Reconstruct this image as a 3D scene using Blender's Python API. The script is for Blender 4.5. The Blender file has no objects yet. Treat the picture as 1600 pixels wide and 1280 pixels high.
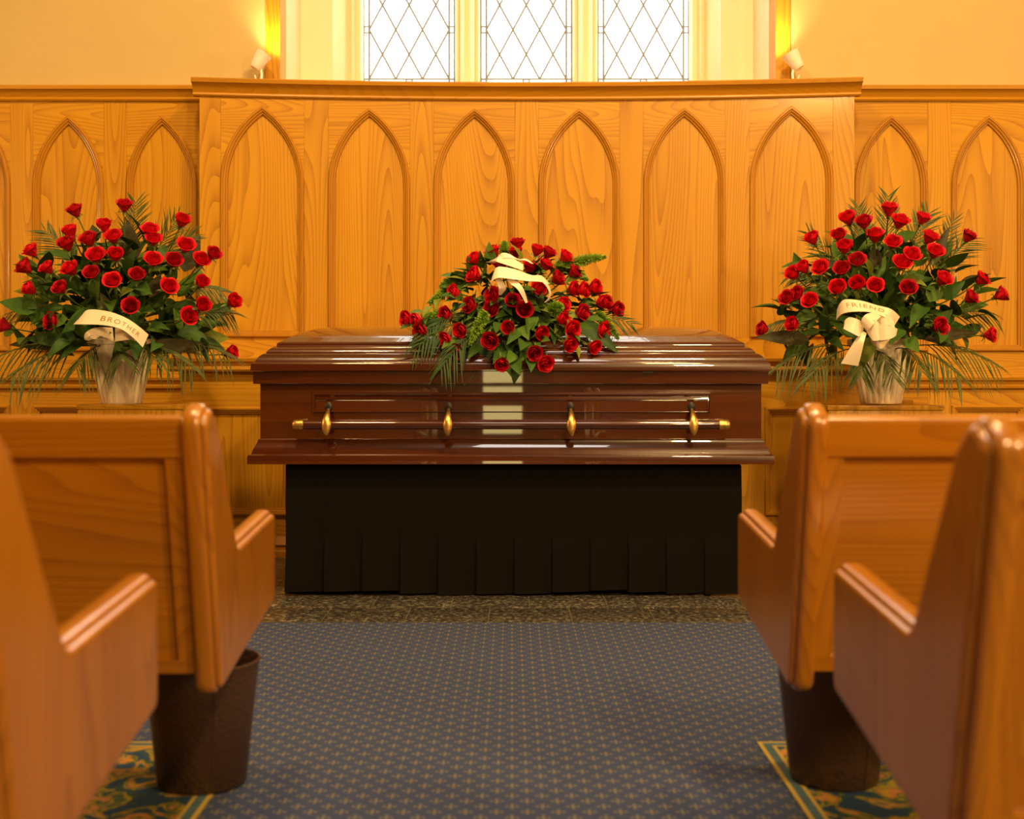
import bpy, bmesh, math, random
from mathutils import Vector, Matrix, Quaternion
R = random.Random(7)
PI = math.pi
SC = bpy.context.scene
COL = SC.collection

# ------------------------------------------------------------------ camera
FPX = 1867.0          # focal length in pixels of the 1600x1280 frame
HZ = 597.0            # row of the horizon
EYE = 0.87
cam = bpy.data.cameras.new('camera')
cam.sensor_fit = 'HORIZONTAL'; cam.sensor_width = 36.0
cam.lens = FPX / 1600 * 36
cam.shift_y = -(640 - HZ) / 1600
cam.clip_start = 0.05
cam.dof.use_dof = True; cam.dof.focus_distance = 5.5; cam.dof.aperture_fstop = 3.2
co = bpy.data.objects.new('camera', cam); COL.objects.link(co)
co.location = (0, 0, EYE); co.rotation_euler = (PI / 2, 0, 0)
SC.camera = co

# ------------------------------------------------------------------ world and light
SC.view_settings.view_transform = 'Standard'
SC.view_settings.look = 'None'
SC.view_settings.gamma = 1.0
SC.view_settings.use_curve_mapping = False
SC.view_settings.exposure = 0.04
w = bpy.data.worlds.new('world'); SC.world = w; w.use_nodes = True
w.node_tree.nodes['Background'].inputs[0].default_value = (0.9, 0.95, 1.0, 1)
w.node_tree.nodes['Background'].inputs[1].default_value = 1.0
PANE_STRENGTH = 4.2
WARM = (1.0, 0.635, 0.25)
def area(name, loc, aim, size, power, color=WARM, spread=180):
    l = bpy.data.lights.new(name, 'AREA'); l.shape = 'RECTANGLE'
    l.size, l.size_y = size; l.energy = power; l.color = color; l.spread = math.radians(spread)
    o = bpy.data.objects.new(name, l); COL.objects.link(o); o.location = loc
    d = Vector(aim) - Vector(loc); o.rotation_euler = d.to_track_quat('-Z', 'Y').to_euler()
    return o
area('chancel_ceiling_lamp', (1.3, 2.6, 5.2), (0.5, 6.3, 1.3), (0.45, 0.45), 170)
area('chancel_ceiling_lamp', (-1.2, 2.6, 5.2), (-0.6, 6.3, 1.3), (0.45, 0.45), 112)
area('nave_ceiling_lamp', (2.0, -2.6, 4.6), (0.7, 5.5, 0.8), (0.4, 0.4), 210)
area('added_side_fill', (-4.7, 3.3, 2.3), (-1.7, 5.4, 0.9), (0.3, 0.3), 38)  # added fill to brighten the left pot from the front, no real fixture
area('added_side_fill', (4.7, 3.3, 2.3), (1.7, 5.4, 0.9), (0.3, 0.3), 50)  # added fill aimed at the right pot, stands for no real sconce
area('added_side_fill', (2.9, -0.5, 2.3), (1.0, 2.1, 0.5), (0.5, 0.5), 95)  # added local fill, clear of any wall, brightens the right pew back
area('aisle_ceiling_lamp', (0.2, 1.4, 5.4), (0.0, 2.4, 0), (1.2, 1.2), 40, (1.0, 0.92, 0.82))

# ------------------------------------------------------------------ material helpers
def new_mat(name):
    m = bpy.data.materials.new(name); m.use_nodes = True
    nt = m.node_tree
    return m, nt, nt.nodes['Principled BSDF']
def N(nt, t, **kw):
    n = nt.nodes.new(t)
    for k, v in kw.items(): setattr(n, k, v)
    return n
def L(nt, a, b): nt.links.new(a, b)
def plain(name, col, rough=0.5, metal=0.0, coat=0.0, emit=None, strength=0.0, noise=0.0, nscale=8.0, bump=0.0, bscale=60.0, sheen=0.0, spec=0.5):
    m, nt, b = new_mat(name)
    b.inputs['Base Color'].default_value = (*col, 1)
    b.inputs['Roughness'].default_value = rough
    b.inputs['Metallic'].default_value = metal
    b.inputs['Coat Weight'].default_value = coat
    b.inputs['Coat Roughness'].default_value = 0.08
    b.inputs['Sheen Weight'].default_value = sheen
    b.inputs['Specular IOR Level'].default_value = spec
    if emit:
        b.inputs['Emission Color'].default_value = (*emit, 1); b.inputs['Emission Strength'].default_value = strength
    if noise or bump: tc = N(nt, 'ShaderNodeTexCoord')
    if noise:
        nz = N(nt, 'ShaderNodeTexNoise'); nz.inputs['Scale'].default_value = nscale; nz.inputs['Detail'].default_value = 3
        L(nt, tc.outputs['Object'], nz.inputs['Vector'])
        mx = N(nt, 'ShaderNodeMix', data_type='RGBA')
        mx.inputs[6].default_value = (*[c * (1 - noise) for c in col], 1)
        mx.inputs[7].default_value = (*[min(1, c * (1 + noise)) for c in col], 1)
        L(nt, nz.outputs['Fac'], mx.inputs[0]); L(nt, mx.outputs[2], b.inputs['Base Color'])
    if bump:
        nb = N(nt, 'ShaderNodeTexNoise'); nb.inputs['Scale'].default_value = bscale; nb.inputs['Detail'].default_value = 4
        L(nt, tc.outputs['Object'], nb.inputs['Vector'])
        bp = N(nt, 'ShaderNodeBump'); bp.inputs['Strength'].default_value = bump; bp.inputs['Distance'].default_value = 0.01
        L(nt, nb.outputs['Fac'], bp.inputs['Height']); L(nt, bp.outputs['Normal'], b.inputs['Normal'])
    return m
def wood(name, light, dark, axis, rough=0.42, coat=0.10, rings=44.0, scale=3.2, contrast=1.15, coat_rough=0.12, spec=0.3, ior=1.5):
    """oak or mahogany: contour lines of a stretched noise give cathedral figure, fine streaks give pores"""
    m, nt, b = new_mat(name)
    tc = N(nt, 'ShaderNodeTexCoord'); oi = N(nt, 'ShaderNodeObjectInfo')
    sh = N(nt, 'ShaderNodeVectorMath', operation='MULTIPLY_ADD')
    sh.inputs[0].default_value = (17.3, 9.1, 23.7)
    L(nt, oi.outputs['Random'], sh.inputs[1]); L(nt, tc.outputs['Object'], sh.inputs[2])
    def mapped(along, across):
        mp = N(nt, 'ShaderNodeMapping')
        s = [across, across, across]; s['XYZ'.index(axis)] = along
        mp.inputs['Scale'].default_value = s
        L(nt, sh.outputs[0], mp.inputs['Vector']); return mp.outputs[0]
    n1 = N(nt, 'ShaderNodeTexNoise'); n1.inputs['Scale'].default_value = scale; n1.inputs['Detail'].default_value = 1.5
    n1.inputs['Roughness'].default_value = 0.35
    L(nt, mapped(0.085, 1.0), n1.inputs['Vector'])
    mu = N(nt, 'ShaderNodeMath', operation='MULTIPLY'); mu.inputs[1].default_value = rings
    L(nt, n1.outputs['Fac'], mu.inputs[0])
    fr = N(nt, 'ShaderNodeMath', operation='FRACT'); L(nt, mu.outputs[0], fr.inputs[0])
    pw = N(nt, 'ShaderNodeMath', operation='POWER'); pw.inputs[1].default_value = 2.6; L(nt, fr.outputs[0], pw.inputs[0])
    n2 = N(nt, 'ShaderNodeTexNoise'); n2.inputs['Scale'].default_value = 1.0; n2.inputs['Detail'].default_value = 3
    L(nt, mapped(5.0, 190.0), n2.inputs['Vector'])
    n3 = N(nt, 'ShaderNodeTexNoise'); n3.inputs['Scale'].default_value = 1.0; n3.inputs['Detail'].default_value = 2
    L(nt, mapped(0.6, 7.0), n3.inputs['Vector'])
    ml = N(nt, 'ShaderNodeMath', operation='MULTIPLY'); L(nt, pw.outputs[0], ml.inputs[0]); L(nt, n2.outputs['Fac'], ml.inputs[1])
    a1 = N(nt, 'ShaderNodeMath', operation='MULTIPLY_ADD'); a1.inputs[1].default_value = contrast
    L(nt, ml.outputs[0], a1.inputs[0])
    s3 = N(nt, 'ShaderNodeMath', operation='MULTIPLY_ADD'); s3.inputs[1].default_value = 0.75; s3.inputs[2].default_value = -0.22
    L(nt, n3.outputs['Fac'], s3.inputs[0]); L(nt, s3.outputs[0], a1.inputs[2])
    mx = N(nt, 'ShaderNodeMix', data_type='RGBA'); mx.clamp_factor = True
    mx.inputs[6].default_value = (*light, 1); mx.inputs[7].default_value = (*dark, 1)
    L(nt, a1.outputs[0], mx.inputs[0]); L(nt, mx.outputs[2], b.inputs['Base Color'])
    b.inputs['Roughness'].default_value = rough
    b.inputs['Coat Weight'].default_value = coat; b.inputs['Coat Roughness'].default_value = coat_rough; b.inputs['Coat IOR'].default_value = ior
    b.inputs['Specular IOR Level'].default_value = spec
    bp = N(nt, 'ShaderNodeBump'); bp.inputs['Strength'].default_value = 0.05; bp.inputs['Distance'].default_value = 0.004
    L(nt, n2.outputs['Fac'], bp.inputs['Height']); L(nt, bp.outputs['Normal'], b.inputs['Normal'])
    return m

OAK_L, OAK_D = (0.60, 0.300, 0.012), (0.33, 0.130, 0.004)
M = {}
M['oak_z'] = wood('oak_upright_grain', OAK_L, OAK_D, 'Z')
M['oak_x'] = wood('oak_level_grain', OAK_L, OAK_D, 'X')
M['oak_trim'] = wood('oak_moulding', (0.53, 0.25, 0.010), (0.29, 0.112, 0.004), 'X', contrast=0.5)
M['oak_trim_z'] = wood('oak_moulding_upright', (0.48, 0.215, 0.009), (0.27, 0.098, 0.004), 'Z', contrast=0.5)
PEW_L, PEW_D = (0.47, 0.185, 0.005), (0.23, 0.070, 0.002)
M['pew_x'] = wood('pew_oak_level', PEW_L, PEW_D, 'X', rough=0.4, coat=1.0, contrast=0.9, coat_rough=0.2, ior=1.6)
M['pew_z'] = wood('pew_oak_upright', PEW_L, PEW_D, 'Z', rough=0.4, coat=1.0, contrast=0.9, coat_rough=0.2, ior=1.6)
M['mahogany'] = wood('mahogany', (0.072, 0.0135, 0.0018), (0.016, 0.0030, 0.0006), 'X', rough=0.25, coat=1.0, contrast=0.85, rings=9, scale=3, coat_rough=0.02, ior=1.7)
M['mahogany_dark'] = wood('mahogany_bar', (0.06, 0.013, 0.004), (0.03, 0.006, 0.002), 'X', rough=0.22, coat=1.0, contrast=0.5, coat_rough=0.04, ior=1.7)
M['plaster'] = plain('plaster', (0.57, 0.435, 0.185), 0.9, noise=0.05, nscale=2.5, bump=0.35, bscale=9)
M['reveal'] = plain('painted_stone', (0.74, 0.64, 0.44), 0.75, noise=0.03, nscale=5)
M['ceiling'] = plain('ceiling_paint', (0.42, 0.30, 0.13), 0.9)
M['brass'] = plain('brushed_brass', (0.74, 0.48, 0.14), 0.38, 1.0, noise=0.25, nscale=60)
M['black_metal'] = plain('black_metal', (0.012, 0.010, 0.008), 0.45)
M['cloth'] = plain('black_pleated_cloth', (0.0050, 0.0040, 0.0032), 1.0, bump=0.1, bscale=400, spec=0.15)
M['lead'] = plain('lead_came', (0.20, 0.23, 0.27), 0.7, 0.0)
M['glass'] = plain('daylit_leaded_glass', (0.8, 0.8, 0.8), 0.3, emit=(1.0, 0.97, 0.90), strength=PANE_STRENGTH)
M['glass_blue'] = plain('daylit_tinted_glass', (0.6, 0.6, 0.8), 0.3, emit=(0.72, 0.74, 1.0), strength=PANE_STRENGTH * 0.5)
M['pot'] = plain('cream_plastic_pot', (0.93, 0.83, 0.62), 0.42, noise=0.03, nscale=6)
M['rose'] = plain('red_rose_petal', (0.66, 0.004, 0.014), 0.6, noise=0.3, nscale=45, spec=0.3)
M['rose_dark'] = plain('dark_red_rose_petal', (0.50, 0.003, 0.014), 0.6, noise=0.3, nscale=45, spec=0.3)
M['sepal'] = plain('sepal_green', (0.13, 0.20, 0.03), 0.5)
M['stem'] = plain('stem_green', (0.10, 0.16, 0.03), 0.5)
M['leaf_a'] = plain('deep_green_leaf', (0.042, 0.105, 0.013), 0.55, spec=0.22, noise=0.35, nscale=25)
M['leaf_b'] = plain('mid_green_leaf', (0.075, 0.155, 0.018), 0.55, spec=0.22, noise=0.3, nscale=25)
M['leaf_c'] = plain('yellow_green_leaf', (0.17, 0.22, 0.025), 0.55, spec=0.22, noise=0.3, nscale=25)
M['blade'] = plain('bronze_green_blade_leaf', (0.050, 0.045, 0.016), 0.55, spec=0.22, noise=0.5, nscale=12)
M['blade_green'] = plain('dark_green_blade_leaf', (0.028, 0.070, 0.016), 0.55, spec=0.22, noise=0.4, nscale=12)
M['palm'] = plain('palm_green', (0.070, 0.095, 0.020), 0.55, spec=0.22, noise=0.4, nscale=18)
M['fern'] = plain('bright_fern_green', (0.24, 0.42, 0.035), 0.5, noise=0.35, nscale=20)
M['foam'] = plain('floral_foam', (0.020, 0.040, 0.010), 0.95)
M['ribbon'] = plain('cream_satin_ribbon', (0.88, 0.76, 0.54), 0.36, sheen=0.3, noise=0.05, nscale=20)
M['gold'] = plain('gold_foil_letters', (0.36, 0.21, 0.05), 0.45, 0.0)
M['lamp_white'] = plain('white_lamp_plastic', (0.85, 0.78, 0.66), 0.45)
M['bulb'] = plain('lit_bulb', (1, 0.9, 0.7), 0.4, emit=(1.0, 0.80, 0.42), strength=25)
M['door_glass'] = plain('daylit_door_glass', (0.7, 0.7, 0.6), 0.2, emit=(1.0, 0.76, 0.28), strength=6.0)
M['grout'] = plain('tile_grout', (0.15, 0.125, 0.08), 0.9)

def bin_material():
    m, nt, b = new_mat('hammered_bronze')
    b.inputs['Base Color'].default_value = (0.080, 0.044, 0.030, 1)
    b.inputs['Metallic'].default_value = 0.35; b.inputs['Roughness'].default_value = 0.45
    tc = N(nt, 'ShaderNodeTexCoord'); v = N(nt, 'ShaderNodeTexVoronoi'); v.inputs['Scale'].default_value = 95
    L(nt, tc.outputs['Object'], v.inputs['Vector'])
    bp = N(nt, 'ShaderNodeBump'); bp.inputs['Strength'].default_value = 0.5; bp.inputs['Distance'].default_value = 0.003
    L(nt, v.outputs['Distance'], bp.inputs['Height']); L(nt, bp.outputs['Normal'], b.inputs['Normal'])
    return m
M['bin'] = bin_material()
def tile_material():
    m, nt, b = new_mat('speckled_grey_tile')
    tc = N(nt, 'ShaderNodeTexCoord'); oi = N(nt, 'ShaderNodeObjectInfo')
    sh = N(nt, 'ShaderNodeVectorMath', operation='MULTIPLY_ADD'); sh.inputs[0].default_value = (7, 5, 3)
    L(nt, oi.outputs['Random'], sh.inputs[1]); L(nt, tc.outputs['Object'], sh.inputs[2])
    n = N(nt, 'ShaderNodeTexNoise'); n.inputs['Scale'].default_value = 55; n.inputs['Detail'].default_value = 5; n.inputs['Roughness'].default_value = 0.7
    L(nt, sh.outputs[0], n.inputs['Vector'])
    cr = N(nt, 'ShaderNodeValToRGB'); e = cr.color_ramp.elements
    e[0].position = 0.36; e[0].color = (0.022, 0.022, 0.018, 1)
    e[1].position = 0.68; e[1].color = (0.34, 0.31, 0.23, 1)
    k = cr.color_ramp.elements.new(0.52); k.color = (0.062, 0.058, 0.047, 1)
    L(nt, n.outputs['Fac'], cr.inputs[0]); L(nt, cr.outputs[0], b.inputs['Base Color'])
    b.inputs['Roughness'].default_value = 0.28; b.inputs['Coat Weight'].default_value = 0.2
    return m
M['tile'] = tile_material()
def carpet_material():
    """blue field with staggered small gold crosses"""
    m, nt, b = new_mat('blue_carpet_gold_sprigs')
    tc = N(nt, 'ShaderNodeTexCoord')
    P = 0.0625
    sep = N(nt, 'ShaderNodeSeparateXYZ'); L(nt, tc.outputs['Object'], sep.inputs[0])
    def math_(op, a, bb=None, c=None):
        n = N(nt, 'ShaderNodeMath', operation=op)
        for i, v in enumerate((a, bb, c)):
            if v is None: continue
            if isinstance(v, (int, float)): n.inputs[i].default_value = v
            else: L(nt, v, n.inputs[i])
        return n.outputs[0]
    ux = math_('DIVIDE', sep.outputs[0], P); uy = math_('DIVIDE', sep.outputs[1], P)
    def motif(off):
        fx = math_('ABSOLUTE', math_('SUBTRACT', math_('FRACT', math_('ADD', ux, off)), 0.5))
        fy = math_('ABSOLUTE', math_('SUBTRACT', math_('FRACT', math_('ADD', uy, off)), 0.5))
        # cross: centre dot plus four dots
        def dot(cx, cy, r):
            dx = math_('SUBTRACT', fx, cx); dy = math_('SUBTRACT', fy, cy)
            d = math_('SQRT', math_('ADD', math_('MULTIPLY', dx, dx), math_('MULTIPLY', dy, dy)))
            return math_('SMOOTH_MIN', 1.0, math_('MAXIMUM', 0.0, math_('MULTIPLY', math_('SUBTRACT', r, d), 14.0)), 0.1)
        c = math_('MAXIMUM', dot(0.0, 0.0, 0.095), math_('MAXIMUM', dot(0.17, 0.0, 0.085), dot(0.0, 0.17, 0.085)))
        return c
    mo = math_('MAXIMUM', motif(0.0), motif(0.5))
    n = N(nt, 'ShaderNodeTexNoise'); n.inputs['Scale'].default_value = 260; n.inputs['Detail'].default_value = 2
    L(nt, tc.outputs['Object'], n.inputs['Vector'])
    base = N(nt, 'ShaderNodeMix', data_type='RGBA')
    base.inputs[6].default_value = (0.022, 0.034, 0.080, 1); base.inputs[7].default_value = (0.060, 0.088, 0.185, 1)
    L(nt, n.outputs['Fac'], base.inputs[0])
    gold = N(nt, 'ShaderNodeMix', data_type='RGBA')
    L(nt, math_('MULTIPLY', mo, 0.70), gold.inputs[0]); L(nt, base.outputs[2], gold.inputs[6]); gold.inputs[7].default_value = (0.30, 0.25, 0.09, 1)
    L(nt, gold.outputs[2], b.inputs['Base Color'])
    b.inputs['Roughness'].default_value = 0.95; b.inputs['Specular IOR Level'].default_value = 0.2
    bp = N(nt, 'ShaderNodeBump'); bp.inputs['Strength'].default_value = 0.4; bp.inputs['Distance'].default_value = 0.004
    L(nt, n.outputs['Fac'], bp.inputs['Height']); L(nt, bp.outputs['Normal'], b.inputs['Normal'])
    return m
M['carpet'] = carpet_material()
def floral_material():
    m, nt, b = new_mat('floral_rug_pile')
    tc = N(nt, 'ShaderNodeTexCoord')
    n = N(nt, 'ShaderNodeTexNoise'); n.inputs['Scale'].default_value = 11; n.inputs['Detail'].default_value = 1.5; n.inputs['Distortion'].default_value = 1.6
    L(nt, tc.outputs['Object'], n.inputs['Vector'])
    cr = N(nt, 'ShaderNodeValToRGB'); cr.color_ramp.interpolation = 'CONSTANT'; e = cr.color_ramp.elements
    e[0].position = 0.0; e[0].color = (0.020, 0.055, 0.13, 1)
    e[1].position = 0.43; e[1].color = (0.035, 0.075, 0.07, 1)
    for p, c in ((0.49, (0.30, 0.24, 0.03)), (0.54, (0.06, 0.11, 0.04)), (0.58, (0.45, 0.20, 0.07)), (0.64, (0.42, 0.28, 0.03)), (0.70, (0.03, 0.09, 0.12))):
        k = e.new(p); k.color = (*c, 1)
    L(nt, n.outputs['Fac'], cr.inputs[0]); L(nt, cr.outputs[0], b.inputs['Base Color'])
    b.inputs['Roughness'].default_value = 0.95; b.inputs['Specular IOR Level'].default_value = 0.2
    return m
M['floral'] = floral_material()
M['rug_gold'] = plain('rug_gold_line', (0.40, 0.30, 0.06), 0.95)
M['rug_teal'] = plain('rug_teal_band', (0.045, 0.10, 0.13), 0.95, noise=0.4, nscale=30)

# ------------------------------------------------------------------ mesh helpers
class MB:
    def __init__(s): s.v = []; s.f = []
    def add(s, vs, fs):
        o = len(s.v); s.v += [tuple(p) for p in vs]; s.f += [tuple(i + o for i in f) for f in fs]; return s
    def box(s, x0, x1, y0, y1, z0, z1, f=None):
        vs = [(x, y, z) for x in (x0, x1) for y in (y0, y1) for z in (z0, z1)]
        if f: vs = [f(*p) for p in vs]
        return s.add(vs, [(0, 1, 3, 2), (4, 6, 7, 5), (0, 4, 5, 1), (2, 3, 7, 6), (0, 2, 6, 4), (1, 5, 7, 3)])
    def loft(s, rings, close=True, caps=True):
        n = len(rings[0]); o = len(s.v)
        for r in rings: s.v += [tuple(p) for p in r]
        m = n if close else n - 1
        for i in range(len(rings) - 1):
            for j in range(m):
                a = o + i * n + j; b = o + i * n + (j + 1) % n
                s.f.append((a, b, b + n, a + n))
        if caps and close:
            s.f.append(tuple(o + j for j in range(n))[::-1]); e = o + (len(rings) - 1) * n
            s.f.append(tuple(e + j for j in range(n)))
        return s
    def tube(s, pts, rad, n=8, caps=True):
        pts = [Vector(p) for p in pts]; rings = []
        up = None
        for i, p in enumerate(pts):
            t = (pts[min(i + 1, len(pts) - 1)] - pts[max(i - 1, 0)]).normalized()
            if up is None: up = t.orthogonal().normalized()
            up = (up - t * up.dot(t)).normalized(); sd = t.cross(up)
            r = rad[i] if isinstance(rad, (list, tuple)) else rad
            rings.append([p + (up * math.cos(a) + sd * math.sin(a)) * r for a in [2 * PI * k / n for k in range(n)]])
        return s.loft(rings, True, caps)
    def lathe(s, prof, n=24, cx=0, cy=0, f=None):
        rings = []
        for r, z in prof:
            ring = []
            for k in range(n):
                a = 2 * PI * k / n; rr = f(r, z, a) if f else r
                ring.append((cx + rr * math.cos(a), cy + rr * math.sin(a), z))
            rings.append(ring)
        return s.loft(rings, True, True)
    def build(s, name, mat, parent=None, smooth=None, loc=None, bevel=None):
        me = s.mesh(name, mat, smooth, bevel)
        return link(name, me, parent, loc)
    def mesh(s, name, mat, smooth=None, bevel=None):
        me = bpy.data.meshes.new(name); me.from_pydata(s.v, [], s.f)
        bm = bmesh.new(); bm.from_mesh(me)
        bmesh.ops.recalc_face_normals(bm, faces=bm.faces)
        if bevel:
            es = [e for e in bm.edges if len(e.link_faces) == 2 and e.calc_face_angle(0) > 0.6]
            bmesh.ops.bevel(bm, geom=es, offset=bevel, segments=2, profile=0.5, affect='EDGES')
        bm.to_mesh(me); bm.free()
        me.materials.append(M[mat] if isinstance(mat, str) else mat)
        if smooth or bevel:
            me.shade_smooth(); me.set_sharp_from_angle(angle=math.radians(smooth or 40))
        return me
def link(name, me, parent=None, loc=None):
    o = bpy.data.objects.new(name, me); COL.objects.link(o)
    if parent: o.parent = parent
    if loc is not None: o.location = loc
    return o
def tag(o, label=None, cat=None, group=None, kind=None):
    if label: o['label'] = label
    if cat: o['category'] = cat
    if group: o['group'] = group
    if kind: o['kind'] = kind
    return o
def thing(name, loc, label, cat, group=None):
    o = bpy.data.objects.new(name, None); COL.objects.link(o); o.location = loc; o.empty_display_size = 0.1
    return tag(o, label, cat, group)
def struct(o, label=None):
    o['kind'] = 'structure'
    if label: o['label'] = label
    return o
def unproj(px, py, d):
    return Vector(((px - 800) * d / FPX, d, EYE + (HZ - py) * d / FPX))
def fillet(pts, rad, seg=5):
    """round the corners of a closed 2-d outline; rad is a number or one per corner"""
    out = []; n = len(pts)
    for i in range(n):
        p = Vector(pts[i]); a = Vector(pts[i - 1]); b = Vector(pts[(i + 1) % n])
        r = rad[i] if isinstance(rad, (list, tuple)) else rad
        if r <= 0: out.append(tuple(p)); continue
        u = (a - p).normalized(); v = (b - p).normalized()
        ang = u.angle(v); t = min(r / math.tan(ang / 2), (a - p).length * 0.45, (b - p).length * 0.45)
        p0 = p + u * t; p1 = p + v * t
        for k in range(seg + 1):
            q = k / seg
            out.append(tuple(p0 * (1 - q) ** 2 + p * 2 * q * (1 - q) + p1 * q * q))
    return out
def inset(poly, d):
    """shrink a closed counter-clockwise outline by d"""
    n = len(poly); out = []
    area2 = sum(poly[i][0] * poly[(i + 1) % n][1] - poly[(i + 1) % n][0] * poly[i][1] for i in range(n))
    sg = 1 if area2 > 0 else -1
    for i in range(n):
        p = Vector(poly[i]); a = Vector(poly[i - 1]); b = Vector(poly[(i + 1) % n])
        e0 = (p - a).normalized(); e1 = (b - p).normalized()
        n0 = Vector((-e0.y, e0.x)) * sg; n1 = Vector((-e1.y, e1.x)) * sg
        m = (n0 + n1); m = m.normalized() if m.length > 1e-6 else n0
        k = d / max(0.35, m.dot(n0))
        out.append(tuple(p + m * k))
    return out
def catmull(pts, sub=6):
    pts = [Vector(p) for p in pts]; out = []
    for i in range(len(pts) - 1):
        p0 = pts[max(i - 1, 0)]; p1 = pts[i]; p2 = pts[i + 1]; p3 = pts[min(i + 2, len(pts) - 1)]
        for k in range(sub):
            t = k / sub
            out.append(0.5 * ((2 * p1) + (p2 - p0) * t + (2 * p0 - 5 * p1 + 4 * p2 - p3) * t * t + (3 * p1 - p0 - 3 * p2 + p3) * t ** 3))
    out.append(pts[-1]); return out

# ================================================================== THE ROOM
floor = struct(MB().box(-5, 5, -8, 7.0, -0.12, -0.002).build('floor', 'grout'))
CARPET_END = 4.30
# tiles of the chancel, laid staggered
tmesh = MB().box(-0.1515, 0.1515, -0.1515, 0.1515, -0.014, 0).mesh('tile', 'tile', bevel=0.0025)
for j in range(6):
    y = CARPET_END + 0.1525 + j * 0.305
    for i in range(-8, 9):
        link('tile', tmesh, floor, (0.067 + i * 0.305 + (0.1525 if j % 2 else 0), y, 0))
ceil = struct(MB().box(-5, 5, -8, 7.6, 6.2, 6.4).build('ceiling', 'ceiling'))
struct(MB().box(-5.2, -5, -8, 7.6, -0.12, 6.4).build('wall_left', 'oak_z'))
struct(MB().box(5, 5.2, -8, 7.6, -0.12, 6.4).build('wall_right', 'oak_z'))
rear = MB()
rear.box(-5, -0.62, -8.2, -8, -0.12, 6.4); rear.box(0.62, 5, -8.2, -8, -0.12, 6.4); rear.box(-0.62, 0.62, -8.2, -8, 2.1, 6.4)
struct(rear.build('wall_rear', 'plaster'))
# glazed double door at the far end of the nave (seen only as a reflection in the varnish)
dr = MB()
dr.box(-0.62, -0.43, -8.1, -8.05, -0.01, 2.1); dr.box(0.15, 0.62, -8.1, -8.05, -0.01, 2.1)
dr.box(-0.43, 0.15, -8.1, -8.05, -0.01, 0.10); dr.box(-0.43, 0.15, -8.1, -8.05, 1.95, 2.1); dr.box(-0.43, 0.15, -8.1, -8.06, 0.80, 0.86)
door = struct(dr.build('door_1', 'pew_z'))
for a, b in ((0.10, 0.80), (0.86, 1.95)):
    MB().box(-0.43, 0.15, -8.085, -8.075, a, b).build('pane', 'door_glass', door)

# plaster of the end wall with its window opening
WC = 0.086            # centre of windows and panelling
o_l, o_r, o_t = -1.335, 1.51, 5.55
bw = MB()
bw.box(-5, o_l, 6.47, 7.6, -0.12, 6.3); bw.box(o_r, 5, 6.47, 7.6, -0.12, 6.3)
bw.box(o_l, o_r, 6.47, 7.6, -0.12, 2.44); bw.box(o_l, o_r, 6.47, 7.6, o_t, 6.3)
struct(bw.build('wall_back', 'plaster'))
# stepped, splayed window reveal
def X(px, d): return (px - 800) * d / FPX
GY = 7.22
prof_l = [(447, 6.62), (470, 6.86), (494, 6.87), (520, 6.93), (524, 6.99), (545, 7.12), (550, 7.10), (556, 7.14), (563, 7.13), (568, 7.19), (569, 7.30)]
left = [(X(p, d) - WC, d) for p, d in prof_l]
def strip(pts, z0, z1, sgn):
    mb = MB()
    for (x0, y0), (x1, y1) in zip(pts[:-1], pts[1:]):
        mb.add([(WC + sgn * x0, y0, z0), (WC + sgn * x1, y1, z0), (WC + sgn * x1, y1, z1), (WC + sgn * x0, y0, z1)], [(0, 1, 2, 3)])
    back = [(WC + sgn * left[-1][0], 7.5), (WC + sgn * (o_l - WC + 0.0), 7.5)]
    return mb
for n, s in (('trim_1', 1), ('trim_2', -1)):
    struct(strip(left, 2.44, o_t, s).build(n, 'reveal', smooth=20), 'cream stepped reveal beside the leaded window')
for n, s in (('trim_3', 1), ('trim_4', -1)):
    a = X(415, 6.455) - WC; b_ = left[0][0]
    mb = MB().box(WC + s * a, WC + s * b_, 6.452, 6.625, 2.455, o_t)
    struct(mb.build(n, 'oak_z'), 'upright oak casing at the edge of the window recess')
# mullions between the lights
PITCH, LW = 0.7075, 0.556
for k, n in ((-0.5, 'trim_5'), (0.5, 'trim_6')):
    c = WC + k * PITCH; h = (PITCH - LW) / 2
    pr = [(-h, 7.30), (-h, 7.20), (-h + 0.012, 7.17), (-h + 0.03, 7.18), (-h + 0.036, 7.14), (-0.016, 7.11), (0.016, 7.11), (h - 0.036, 7.14), (h - 0.03, 7.18), (h - 0.012, 7.17), (h, 7.20), (h, 7.30)]
    struct(MB().loft([[(c + x, y, z) for x, y in pr] for z in (2.5, o_t)]).build(n, 'reveal', smooth=30), 'cream mullion between two leaded lights')
struct(MB().loft([[(x, 6.47, 2.43), (x, 7.35, 2.43), (x, 7.35, 2.655), (x, 7.16, 2.65), (x, 6.47, 2.455)] for x in (o_l, o_r)]).build('trim_7', 'reveal'), 'cream window sill behind the panelling')

# leaded windows
ZB = 2.70; PX, PZ = 0.161, 0.149
ROWS = 18
ZT = ZB + ROWS * PZ
hw = 1.5 * PX; bd = (LW - 2 * hw) / 2
def flat(poly, name, parent, mat='glass', th=0.004):
    mb = MB(); n = len(poly)
    mb.add([(x, -th / 2, z) for x, z in poly] + [(x, th / 2, z) for x, z in poly],
           [tuple(range(n)), tuple(range(2 * n - 1, n - 1, -1))] + [(i, (i + 1) % n, n + (i + 1) % n, n + i) for i in range(n)])
    return mb.mesh(name, mat)
D = 0.0035
dia = flat([(-PX / 2 + D, 0), (0, -PZ + 2 * D), (PX / 2 - D, 0), (0, PZ - 2 * D)], 'pane', None)
hl = flat([(D, -PZ + 3 * D), (PX / 2 - D, 0), (D, PZ - 3 * D)], 'pane', None)
hr = flat([(-D, -PZ + 3 * D), (-D, PZ - 3 * D), (-PX / 2 + D, 0)], 'pane', None)
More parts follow.
